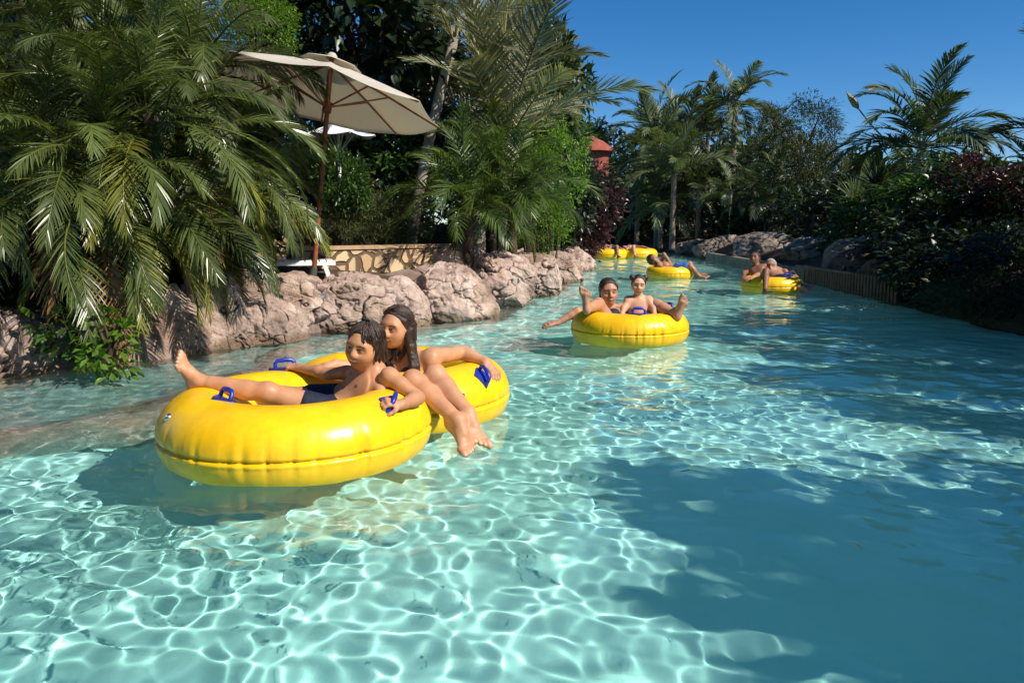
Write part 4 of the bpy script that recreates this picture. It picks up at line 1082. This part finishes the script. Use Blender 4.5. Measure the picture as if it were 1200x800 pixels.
def foot(S,an,toe,up,s,side=1):
    """an ankle, toe = direction heel to toes, up = instep normal, s foot length"""
    toe=nrm(toe); up=nrm(np.asarray(up)-toe*(np.asarray(up)@toe)); a=np.cross(toe,up)*side
    heel=an-up*.20*s-toe*.13*s; ball=an+toe*.50*s-up*.25*s
    S.ell(heel,np.array([.13,.17,.14])*s,np.stack([a,toe,up],1),.02)
    S.cone(an,.15*s,an+toe*.28*s-up*.12*s,.125*s,.03); S.cone(heel,.12*s,ball,.10*s,.03)
    for j in range(4): S.cone(an+toe*.2*s-up*.14*s+a*(.05-.035*j)*s,.09*s,ball+a*(.12-.085*j)*s+toe*(.03-.02*j)*s,.078*s,.014)
    for j,(l_,r) in enumerate(((.20,.072),(.19,.052),(.17,.05),(.145,.047),(.115,.043))):
        b_=ball+a*(.155-.085*j)*s+toe*(.05-.035*j)*s-up*.02*s
        m_=b_+toe*l_*.6*s+up*.015*s; S.cone(b_,r*s*1.05,m_,r*s,.006); e=m_+toe*l_*.5*s-up*.025*s; S.cone(m_,r*s,e,r*s*.95,.005)
        S.paint(e+up*r*s*.8+toe*.01*s,np.array([r*.6,r*.7,r*.5])*s,(.62,.42,.34),np.stack([a,toe,up],1),.3,.6)
def limb(S,a,b_,ra,rb,bulge=0,bat=.35,bdir=None,k=.03):
    a=np.asarray(a);b_=np.asarray(b_)
    S.cone(a,ra,b_,rb,k)
    if bulge:
        m_=a+(b_-a)*bat
        if bdir is not None: m_=m_+nrm(bdir)*bulge*.55
        rr=ra+(rb-ra)*bat
        S.cone(a+(b_-a)*.12+(0 if bdir is None else nrm(bdir)*bulge*.2),rr*.8,m_,rr*.80+bulge*.45,k); S.cone(m_,rr*.80+bulge*.45,a+(b_-a)*.8,rb*.9,k)
def torso(S,pel,ch,nk,left,wid,q,female=0.,belly=0.,fwd=None,pec=1.):
    """pelvis, chest, neck base; left = body's left; wid = half shoulder width; q = size factor (1 = adult)"""
    up=nrm(np.asarray(ch)-pel); lf=nrm(np.asarray(left)-up*(np.asarray(left)@up)); fw=np.cross(lf,up)*1.0
    M=np.stack([lf,fw,up],1); up2=nrm(np.asarray(nk)-ch); lf2=nrm(np.asarray(left)-up2*(np.asarray(left)@up2)); fw2=np.cross(lf2,up2); M2=np.stack([lf2,fw2,up2],1)
    k=.05*q
    S.ell(pel,np.array([.155+.02*female,.105,.115])*q,M,k)
    S.ell(np.asarray(pel)*.5+np.asarray(ch)*.5,np.array([.125-.012*female,.088+belly,.15])*q,M,k)
    S.ell(ch,np.array([.148-.01*female,.10,.16])*q,M2,k)
    top=np.asarray(nk)-up2*.035*q
    for s_ in (-1,1):
        S.cone(top,.05*q,top+lf2*s_*wid*.92-up2*.012*q,.045*q,k)
        S.ell(np.asarray(ch)+lf2*s_*.068*q+fw2*.062*q+up2*.03*q,np.array([.068,.045*pec,.06])*q,M2,k)
    return M,M2,lf2,fw2,up2
SKIN=vcol_mat('skin',.5,.4,.06,.14,260)
t=SKIN.node_tree; b=t.nodes['Principled BSDF']; tc=t.nodes.new('ShaderNodeTexCoord'); n=t.nodes.new('ShaderNodeTexNoise'); n.inputs['Scale'].default_value=38; n.inputs['Detail'].default_value=5; n.inputs['Roughness'].default_value=.7
t.links.new(tc.outputs['Object'],n.inputs['Vector']); mr=t.nodes.new('ShaderNodeMapRange'); mr.inputs['From Min'].default_value=.35; mr.inputs['From Max'].default_value=.65; mr.inputs['To Min'].default_value=.38; mr.inputs['To Max'].default_value=.68
t.links.new(n.outputs[0],mr.inputs[0]); t.links.new(mr.outputs[0],b.inputs['Roughness'])
HAIR=simple('dark_brown_hair',(.030,.016,.010),.38,.55,noise=.4,nscale=30)
t=HAIR.node_tree; b=t.nodes['Principled BSDF']; src=b.inputs['Base Color'].links[0].from_socket; at=t.nodes.new('ShaderNodeAttribute'); at.attribute_name='Col'; vm=t.nodes.new('ShaderNodeVectorMath'); vm.operation='MULTIPLY'; t.links.new(src,vm.inputs[0]); t.links.new(at.outputs['Color'],vm.inputs[1]); t.links.new(vm.outputs[0],b.inputs['Base Color']); tc=t.nodes.new('ShaderNodeTexCoord'); mp=t.nodes.new('ShaderNodeMapping'); mp.inputs['Scale'].default_value=(1,1,.12)
n=t.nodes.new('ShaderNodeTexNoise'); n.inputs['Scale'].default_value=210; n.inputs['Detail'].default_value=3
t.links.new(tc.outputs['Object'],mp.inputs[0]); t.links.new(mp.outputs[0],n.inputs['Vector']); bp=t.nodes.new('ShaderNodeBump'); bp.inputs['Strength'].default_value=.9; bp.inputs['Distance'].default_value=.006
t.links.new(n.outputs[0],bp.inputs['Height']); t.links.new(bp.outputs[0],b.inputs['Normal'])
def strands(parent,c,f,u,hs,n,length,seed,face=58,origin=(0,0,0),rad=.0030,sweep=0.,sides=None,bias=None,back=0):
    """loose wet hair strands lying over the cap and hanging below it"""
    rs=np.random.RandomState(seed); M=frame(f,u); mb=MB()
    E=np.array([.345,.43,.37])*1.11
    for i in range(n):
        az=R(rs.uniform(face,360-face)); aa=min(math.degrees(az),360-math.degrees(az)); front=aa<66; pol1=R(rs.uniform(46,80)) if front else R(rs.uniform(88,112)); az0=az+rs.normal(0,.35)
        if back and aa<back: front=False; pol1=R(rs.uniform(84,96)); az=R(back+rs.uniform(-4,14)); az=az if az0<PI else 2*PI-az
        off=.985+abs(rs.normal(0,.04)); wv_=rs.uniform(0,6.28)
        pts=[]
        for t in np.linspace(0,1,7):
            po=R(6)+(pol1-R(6))*t; a=az0*(1-t)+az*t
            d=np.array([-math.sin(a)*math.sin(po),math.cos(a)*math.sin(po),math.cos(po)])
            pts.append(np.asarray(c)+M@((d*E*(off+.012*math.sin(wv_+7*t))+np.array([0,-.07,.14]))*hs))
        L_=length*rs.uniform(.5,1.1)*(.25 if front else 1); p=pts[-1]; g=rs.normal(0,.12,2)
        for t in (1,2,3,4):
            inn=(np.asarray(c)-p); inn[2]=0
            q=p+np.array([g[0]*L_*.25,g[1]*L_*.25,-L_*.25])+nrm(inn)*L_*.035*t
            if bias is not None: q=q+np.asarray(bias)*L_*.25
            pts.append(q); p=q
        n_=len(pts); mb.tube(np.array(pts)-np.asarray(origin),np.linspace(1,.3,n_)*rad*rs.uniform(.6,1.5),5,np.ones(3)*rs.uniform(.5,2.2),cap=False)
    return mb.build('hair_strands',HAIR,parent)
def hair_cap(c,f,u,hs,fringe=.25,side=.0,h=.004,thick=.035,bang=0.,origin=None,extra=None,side_open=.07):
    """hair as one mass with the face cut out"""
    S=SDF(); M=frame(f,u); W=lambda x,y,z: np.asarray(c)+M@(np.array([x,y,z])*hs)
    S.ell(W(0,-.075,.15),(np.array([.345,.43,.37])+thick/.2*.2)*hs,M,.01)
    S.ell(W(0,-.22,-.08),np.array([.33,.30,.34])*hs,M,.03)
    for s_ in (-1,1): S.cone(W(.31*s_,.06,.2),.075*hs,W(.335*s_,-.04,-.12-side),.05*hs,.02)
    S.ell(W(0,.44,-.11),np.array([.31+side_open,.44+side_open,.50])*hs,M,.02,True)     # face opening
    if bang:
        for x in np.linspace(-.26,.26,9):
            S.cone(W(x*.6,.12,.49),.05*hs,W(x*1.02,.375-.9*x*x,.20+.03*math.sin(9*x)),.034*hs,.012)
    if extra: extra(S,W,M)
    return S,W,M
def put(name,S,h,col,mat,parent,origin):
    return link(name,S.mesh(name,h,col,np.asarray(origin)),mat,parent)
GP_='people floating on the river'

# ---- boy in the near float
sk=np.array([.47,.225,.115])
org=np.array([-.75,3.5,0.]); boy=empty('person',org,0,'bare-chested child with wet dark hair, one leg stretched over the rim of the near float','person',GP_)
q=.80; S=SDF()
pel=P(408,473,3.50); ch=P(428,452,3.50); nk=P(443,431,3.48)
lf=nrm([.62,-.76,.0])
M,M2,lf2,fw2,up2=torso(S,pel,ch,nk,lf,.135,q*.93,pec=.35)
hc=P(427,405,3.44); hf=nrm([-.44,-.88,-.12]); hu=nrm([.20,-.02,1])
Mh,Wh=head(S,hc,hf,hu,.192,sk,1.,1.35,np.asarray(nk)-up2*.02,ms=1.4)
Ls=P(456,440,3.395);Le=P(490,466,3.33);Lw=P(470,474,3.19)
Rs=P(420,436,3.60);Re=P(385,438,3.70);Rw=P(352,431,3.80)
for a,e,w_ in ((Ls,Le,Lw),(Rs,Re,Rw)):
    S.ell(a,np.array([.036,.036,.036]),None,.03); limb(S,a,e,.031,.024,.005,.4); limb(S,e,w_,.025,.017,.006,.3)
hp=P(456,471,3.165); hand(S,Lw,hp-Lw,[.1,-.35,1],.125,-1,1.0)
hp=P(336,428,3.84); hand(S,Rw,hp-Rw,[.0,-.2,1],.125,1,1.0)
Lh=np.asarray(pel)+lf2*.065-up2*.02; Rh=np.asarray(pel)-lf2*.065-up2*.02
Lk=P(314,460,3.41);La=P(233,446,3.42); Rk=P(332,464,3.59);Ra=P(262,470,3.58)
limb(S,Lh,Lk,.066,.043,.006,.35); limb(S,Lk,La,.043,.025,.012,.3,[0,.2,-1])
limb(S,Rh,Rk,.066,.043); limb(S,Rk,Ra,.043,.025,.010,.3)
S.ell(Lk+np.array([0,0,.012]),(.036,.036,.036),None,.02)
foot(S,La,P(209,414,3.42)-P(226,452,3.44),[.75,-.25,.55],.185,1)
foot(S,Ra,[-.35,0,.9],[.8,0,.4],.185,-1)
for s_ in (-1,1): S.paint(np.asarray(ch)+lf2*s_*.062*q+fw2*.105*q+up2*.012,(.011,.02,.011),(.20,.08,.05),M2,.3)
S.paint(np.asarray(pel)*.55+np.asarray(ch)*.45+M[:,1]*.085*q,(.008,.02,.011),(.16,.07,.04),M,.3)
put('body',S,.003,sk,SKIN,boy,org)
S,W,Mx=hair_cap(hc,hf,hu,.192,bang=0,side=.10,extra=lambda S,W,M:[S.cone(W(.33*s_,-.05+y_,.1),.06*.2,W(.36*s_,-.08+y_*1.3,-.30-.05*i),.026*.2,.01) for s_ in (-1,1) for i,y_ in enumerate((.06,-.06,-.18,-.3))])
hb=put('hair',S,.0034,(1,1,1),HAIR,boy,org); strands(hb,hc,hf,hu,.192,520,.06,3,30,org,rad=.0024)
CLOTH=simple('navy_swim_cloth',(.012,.016,.035),.7,.3,noise=.3,nscale=40,bump=.3,bscale=150)
S=SDF(); S.ell(np.asarray(pel)-M[:,2]*.03,np.array([.150,.106,.075])*q,M,.03); mid=lambda a,b_,f:np.asarray(a)*(1-f)+np.asarray(b_)*f
S.cone(mid(Lh,Lk,.06),.070,mid(Lh,Lk,.52),.062,.03); S.cone(mid(Rh,Rk,.06),.070,mid(Rh,Rk,.52),.062,.03); put('swim_shorts',S,.005,(1,1,1),CLOTH,boy,org)

# ---- woman in the near float
sk=np.array([.48,.24,.13])
org=np.array([-.55,3.95,0.]); wom=empty('person',org,0,'long-haired woman in the rear ring of the near float, feet over its edge','person',GP_)
S=SDF(); q=.93
pel=np.array([-.55,3.97,.06]); ch=P(479,437,3.99); nk=P(480,411,3.98)
lf=nrm([.86,-.50,.0])
M,M2,lf2,fw2,up2=torso(S,pel,ch,nk,lf,.155,q*.9,1.)
hc=P(464,383,3.92); hf=nrm([-.50,-.86,-.08]); hu=nrm([.10,.03,1])
Mh,Wh=head(S,hc,hf,hu,.194,sk,0.,1.2,np.asarray(nk)-up2*.02,ms=1.25)
Ls=P(506,418,3.93);Le=P(542,413,4.10);Lw=P(569,424,4.03)
Rs=P(455,418,4.03);Re=P(420,431,3.93);Rw=P(392,427,3.86)
for a,e,w_ in ((Ls,Le,Lw),(Rs,Re,Rw)):
    S.ell(a,np.array([.046,.046,.046]),None,.04); limb(S,a,e,.038,.031,.004,.4); limb(S,e,w_,.032,.020,.006,.3)
hand(S,Lw,P(581,438,3.99)-Lw,[.4,-.2,1],.165,1,.55); hand(S,Rw,P(378,430,3.82)-Rw,[0,-.1,1],.165,1,.6)
Rh=np.asarray(pel)-lf2*.09+np.array([0,-.02,0]); Lh=np.asarray(pel)+lf2*.09+np.array([0,-.02,0])
Rk=P(484,446,3.58);Lk=P(510,439,3.64);Ra=P(537,492,3.40);La=P(549,484,3.47)
for h_,k_,a_ in ((Rh,Rk,Ra),(Lh,Lk,La)):
    limb(S,h_,k_,.073,.049,.006,.35); limb(S,k_,a_,.046,.027,.016,.3,[.35,.5,-.55]); S.ell(k_+np.array([0,-.012,.010]),(.041,.041,.041),None,.02)
foot(S,Ra,P(548,513,3.30)-P(533,492,3.38),[.55,-.6,.5],.225,1)
foot(S,La,P(562,500,3.36)-P(548,484,3.44),[.55,-.6,.5],.225,-1)
put('body',S,.0032,sk,SKIN,wom,org)
def longhair(S,W,M):
    rs=np.random.RandomState(2)
    for s_ in (-1,1):
        for i in range(4):
            y_=-.16-.06*i; a=W(.33*s_,-.02+y_,.05); b1=W(.34*s_,-.10+y_,-.38-.05*rs.rand()); S.cone(W(.30*s_,y_*.8,.25),.012,a,.013,.01); S.cone(a,.013,b1,.004,.01)
    # long wet ropes falling in front of the left shoulder
    for i in range(9):
        x=rs.uniform(-.05,.05); y_=rs.uniform(-.1,.12)
        a=W(-.33,-.12+y_,-.1+x); b1=W(-.40+x,-.10+y_,-.5); c_=np.asarray(b1)+np.array([.022+x*.25,-.03+y_*.1,-.10]); d_=c_+np.array([.018+x*.2,-.012,-.085+.04*x])
        S.cone(a,.017,b1,.016,.012); S.cone(b1,.016,c_,.014,.012); S.cone(c_,.014,d_,.004,.01)
S,W,Mx=hair_cap(hc,hf,hu,.194,side=-.1,extra=longhair,thick=.02,side_open=.12); hw=put('hair',S,.0034,(1,1,1),HAIR,wom,org); strands(hw,hc,hf,hu,.194,720,.19,4,8,org,rad=.0024,back=112)
S=SDF(); 
for s_ in (-1,1): S.ell(np.asarray(ch)+lf2*s_*.068*q+fw2*.075*q+up2*.015,np.array([.068,.042,.055])*q,M2,.01); S.cone(np.asarray(ch)+lf2*s_*.075*q+fw2*.10*q+up2*.06,.008,np.asarray(nk)+lf2*s_*.045+fw2*.015-up2*.005,.006,.005)
put('bikini_top',S,.0045,(1,1,1),CLOTH,wom,org)
S=SDF(); S.ell(pel,np.array([.165,.112,.085])*q,M,.03); put('bikini_bottom',S,.006,(1,1,1),CLOTH,wom,org)

# ---- woman and toddler in the middle float
sk=np.array([.42,.21,.125])
org=np.array([1.05,6.85,0.]); w2=empty('person',org,0,'smiling woman reclining in the middle float behind the toddler, bare feet up','person',GP_)
S=SDF(); q=.92
pel=np.array([1.05,6.86,.03]); hc=P(713,341,7.10); nk=hc+np.array([.01,.05,-.165]); ch=np.array([.98,7.03,.17])
M,M2,lf2,fw2,up2=torso(S,pel,ch,nk,[1,.1,0],.155,q*.9,1.)
hf=nrm([.12,-.98,-.1]); hu=nrm([-.05,-.1,1]); head(S,hc,hf,hu,.225,sk,0,1.3,np.asarray(nk)-up2*.02,ms=1.5)
Ls=np.asarray(nk)+np.array([.16,0,-.05]);Rs=np.asarray(nk)+np.array([-.16,0,-.05])
for a,e,w_,hd in ((Ls,np.array([1.20,6.98,.22]),np.array([1.18,6.76,.27]),np.array([-.5,-.6,-.1])),(Rs,np.array([.60,6.98,.24]),np.array([.42,6.93,.14]),np.array([-.95,-.1,-.12]))):
    S.ell(a,np.array([.046]*3),None,.04); limb(S,a,e,.042,.034); limb(S,e,w_,.035,.023,.006); hand(S,w_,hd,[0,-.3,1],.165,1,.3)
for hx,k_,a_,ft,up_ in ((-.09,P(701,356,6.72),P(688,362,6.47),P(684,342,6.47)-P(686,364,6.47),[.1,.95,.2]),(.09,P(770,358,6.70),P(793,369,6.50),P(799,357,6.48)-P(793,374,6.5),[-.2,.9,.3])):
    limb(S,pel+np.array([hx,-.03,0]),k_,.078,.052); limb(S,k_,a_,.050,.031,.012); foot(S,a_+np.array([0,.03,.02]),ft,up_,.22,1)
put('body',S,.005,sk,SKIN,w2,org)
S,W,Mx=hair_cap(hc,hf,hu,.225,side=.1,thick=.035); put('hair',S,.006,(1,1,1),HAIR,w2,org)
S=SDF()
for s_ in (-1,1): S.ell(np.asarray(ch)+lf2*s_*.07+fw2*.075,np.array([.068,.042,.055]),M2,.01)
put('bikini_top',S,.007,(1,1,1),CLOTH,w2,org)
sk=np.array([.55,.30,.19])
org=np.array([1.09,6.7,0.]); td=empty('person',org,0,'laughing toddler with two small hair buns sitting up in the middle float','person',GP_)
S=SDF(); pel=P(748,378,6.70); ch=P(748,360,6.72); nk=P(748,347,6.72); M,M2,lf2,fw2,up2=torso(S,pel,ch,nk,[1,.1,0],.105,.62,0,.02,pec=.3)
hc=P(748,333,6.70); hf=nrm([-.05,-.98,-.15]); hu=nrm([.05,-.1,1]); head(S,hc,hf,hu,.158,sk,1.,1.4,np.asarray(nk),ms=1.5)
for s_,sh,e,w_ in ((1,P(760,352,6.72),P(766,362,6.66),P(767,370,6.58)),(-1,P(737,352,6.72),P(731,361,6.66),P(729,368,6.60))):
    S.ell(sh,(.032,)*3,None,.03); limb(S,sh,e,.029,.025); limb(S,e,w_,.026,.019); hand(S,w_,[0,-.5,-.6],[0,-.6,.5],.09,s_,.4)
for s_ in (-1,1): limb(S,pel+np.array([s_*.045,0,-.01]),pel+np.array([s_*.10,-.14,.0]),.05,.038); limb(S,pel+np.array([s_*.10,-.14,.0]),pel+np.array([s_*.12,-.18,-.16]),.037,.026)
put('body',S,.0042,sk,SKIN,td,org)
def buns(S,W,M):
    for s_ in (-1,1): S.ell(W(.36*s_,-.06,.36),np.array([.15,.15,.15])*.17,M,.012)
S,W,Mx=hair_cap(hc,hf,hu,.158,thick=.02,extra=buns); put('hair',S,.005,(1,1,1),HAIR,td,org)
S=SDF(); S.ell(pel,(.11,.085,.07),M,.02); put('swim_briefs',S,.006,(1,1,1),CLOTH,td,org)

# ---- far swimmers
def far_person(label,J,sk,hs,q,h=.011,hair=HAIR,shorts=None,haircap=True,feet=True):
    org=np.array([J['pel'][0],J['pel'][1],0.]); r=empty('person',org,0,label,'person',GP_); S=SDF()
    M,M2,lf2,fw2,up2=torso(S,J['pel'],J['ch'],J['nk'],J['left'],.17*q,q)
    head(S,J['hd'],J['hf'],J['hu'],hs,np.asarray(sk),0,1.,np.asarray(J['nk']))
    for s_,kk in ((1,'L'),(-1,'R')):
        if kk+'e' in J:
            a=np.asarray(J['nk'])+lf2*s_*.165*q-up2*.04; S.ell(a,(.05*q,)*3,None,.04); limb(S,a,J[kk+'e'],.046*q,.037*q); limb(S,J[kk+'e'],J[kk+'w'],.038*q,.025*q,.006); hand(S,np.asarray(J[kk+'w']),np.asarray(J[kk+'w'])-np.asarray(J[kk+'e']),[0,-.3,1],.17*q,s_,.4,k=.01)
        if kk+'k' in J:
            a=np.asarray(J['pel'])+lf2*s_*.085*q; limb(S,a,J[kk+'k'],.085*q,.055*q); limb(S,J[kk+'k'],J[kk+'a'],.054*q,.033*q,.014); dd=np.asarray(J[kk+'a'])-np.asarray(J[kk+'k']); foot(S,np.asarray(J[kk+'a']),nrm(nrm(dd)*.5+np.array([.25,-.3,.6])),-nrm(dd)*.5+np.array([0,-.3,.5]),.23*q,s_)
    put('body',S,h,sk,SKIN,r,org)
    if haircap:
        S,W,Mx=hair_cap(J['hd'],J['hf'],J['hu'],hs,thick=.03,h=h); put('hair',S,h*.8,(1,1,1),hair,r,org)
    if shorts:
        S=SDF(); S.ell(J['pel'],np.array([.17,.125,.125])*q,M,.03)
        for kk,s_ in (('L',1),('R',-1)):
            a=np.asarray(J['pel'])+lf2*s_*.085*q; S.cone(a,.10*q,a+(np.asarray(J[kk+'k'])-a)*.6,.088*q,.03)
        put('swim_shorts',S,h,(1,1,1),shorts,r,org)
BSH=simple('blue_swim_cloth',(.02,.12,.42),.7,.3)
GREYH=simple('grey_hair',(.30,.29,.27),.55,.3,noise=.2,nscale=60)
far_person('swimmer in blue shorts lying in the third float with one elbow raised',dict(pel=P(796,316,15.2),ch=P(780,313,15.35),nk=P(771,309,15.4),hd=P(765,304,15.4),hf=nrm([.6,-.5,.5]),hu=nrm([-.6,0,.8]),left=[.2,1,.0],
   Le=P(778,298,15.45),Lw=P(786,309,15.3),Re=P(772,311,15.1),Rw=P(780,317,14.95),Lk=P(808,309,15.3),La=P(818,321,15.3),Rk=P(809,312,15.0),Ra=P(820,324,14.95)),(.33,.16,.09),.225,.95,shorts=BSH)
far_person('grey-haired swimmer in the shaded float at the right, arms and knees bent over the ring',dict(pel=P(915,330,12.15),ch=P(908,322,12.35),nk=P(904,319,12.42),hd=P(903,312,12.4),hf=nrm([-.3,-.9,.1]),hu=nrm([.0,.1,1]),left=[1,.1,.0],
   Le=P(920,318,12.3),Lw=P(926,328,12.1),Re=P(890,321,12.3),Rw=P(880,326,12.05),Lk=P(928,322,12.2),La=P(940,335,12.0),Rk=P(922,327,11.95),Ra=P(938,338,11.8)),(.32,.16,.095),.235,1.,hair=GREYH,shorts=CLOTH)
far_person('dark-haired swimmer leaning back at the left of the grey-haired swimmer, same float',dict(pel=np.array([F4[0]-.12,F4[1]-.02,.12]),ch=np.array([F4[0]-.17,F4[1]+.16,.27]),nk=np.array([F4[0]-.19,F4[1]+.24,.36]),hd=np.array([F4[0]-.2,F4[1]+.26,.50]),hf=nrm([-.6,-.7,.2]),hu=nrm([-.1,.3,1]),left=[.8,-.5,.0],
   Re=np.array([F4[0]-.42,F4[1]+.1,.28]),Rw=np.array([F4[0]-.48,F4[1]-.12,.24]),Rk=np.array([F4[0]-.22,F4[1]-.38,.33]),Ra=np.array([F4[0]-.30,F4[1]-.62,.06])),(.20,.09,.05),.215,.9,shorts=None)
far_person('swimmer lying low in the left ring of the farthest float',dict(pel=np.array([F5[0]+.1,F5[1]-.1,.12]),ch=np.array([F5[0]-.0,F5[1]+.15,.27]),nk=np.array([F5[0]-.05,F5[1]+.28,.38]),hd=P(720,292,25.2),hf=nrm([.1,-1,.2]),hu=nrm([0,.3,1]),left=[1,0,0],
   Le=np.array([F5[0]+.28,F5[1]-.05,.36]),Lw=np.array([F5[0]+.35,F5[1]-.3,.33]),Re=np.array([F5[0]-.35,F5[1]-.05,.36]),Rw=np.array([F5[0]-.4,F5[1]-.3,.3]),Lk=np.array([F5[0]+.2,F5[1]-.5,.38]),La=np.array([F5[0]+.2,F5[1]-.8,.1])),(.30,.14,.08),.23,1.)
c5=np.array([F5[0]+.95,F5[1]+.15])
far_person('swimmer with a pale face in the right ring of the farthest float',dict(pel=np.array([c5[0]-.15,c5[1]-.1,.12]),ch=np.array([c5[0]-.2,c5[1]+.15,.26]),nk=np.array([c5[0]-.22,c5[1]+.25,.38]),hd=P(738,291,25.3),hf=nrm([.1,-1,.2]),hu=nrm([0,.3,1]),left=[1,0,0],
   Le=np.array([c5[0]+.15,c5[1]-.05,.36]),Lw=np.array([c5[0]+.28,c5[1]-.3,.33]),Re=np.array([c5[0]-.45,c5[1]-.1,.36]),Rw=np.array([c5[0]-.4,c5[1]-.3,.33]),Rk=np.array([c5[0]-.2,c5[1]-.5,.38]),Ra=np.array([c5[0]-.2,c5[1]-.8,.1])),(.46,.25,.16),.23,1.)
for o in COL.objects:
    if o.name.split('.')[0] in ('body','swim_shorts','hair','bikini_bottom'): o.cycles.is_caustics_receiver=True
# small floating leaves
for px,py,a in ((803,553,.4),(1004,639,1.9)):
    v=(400-py)/900; p=P(px,py,2.)  ; d=p-np.array([0,0,CAMZ]); p=np.array([0,0,CAMZ])+d*(-(CAMZ-.006)/d[2])
    mb=MB(); s_=np.linspace(0,1,7); wv=np.sin(PI*s_)**.8*.010; zz=.006*np.sin(3*s_)
    mb.add(np.concatenate([np.stack([s_*.05-.025,wv*.6,zz*.5+.002],-1),np.stack([s_*.05-.025,-wv*.6,zz*.5],-1)]),[[i,i+1,i+8,i+7] for i in range(6)],(1.3,1.9,.7))
    o=mb.build('fallen_leaf',L_DRY); o.location=tuple(p); o.rotation_euler=(0,0,a); tag(o,'yellow fallen leaf floating on the sunlit water' if px<900 else 'small fallen leaf floating on the dark water at the right','leaf')
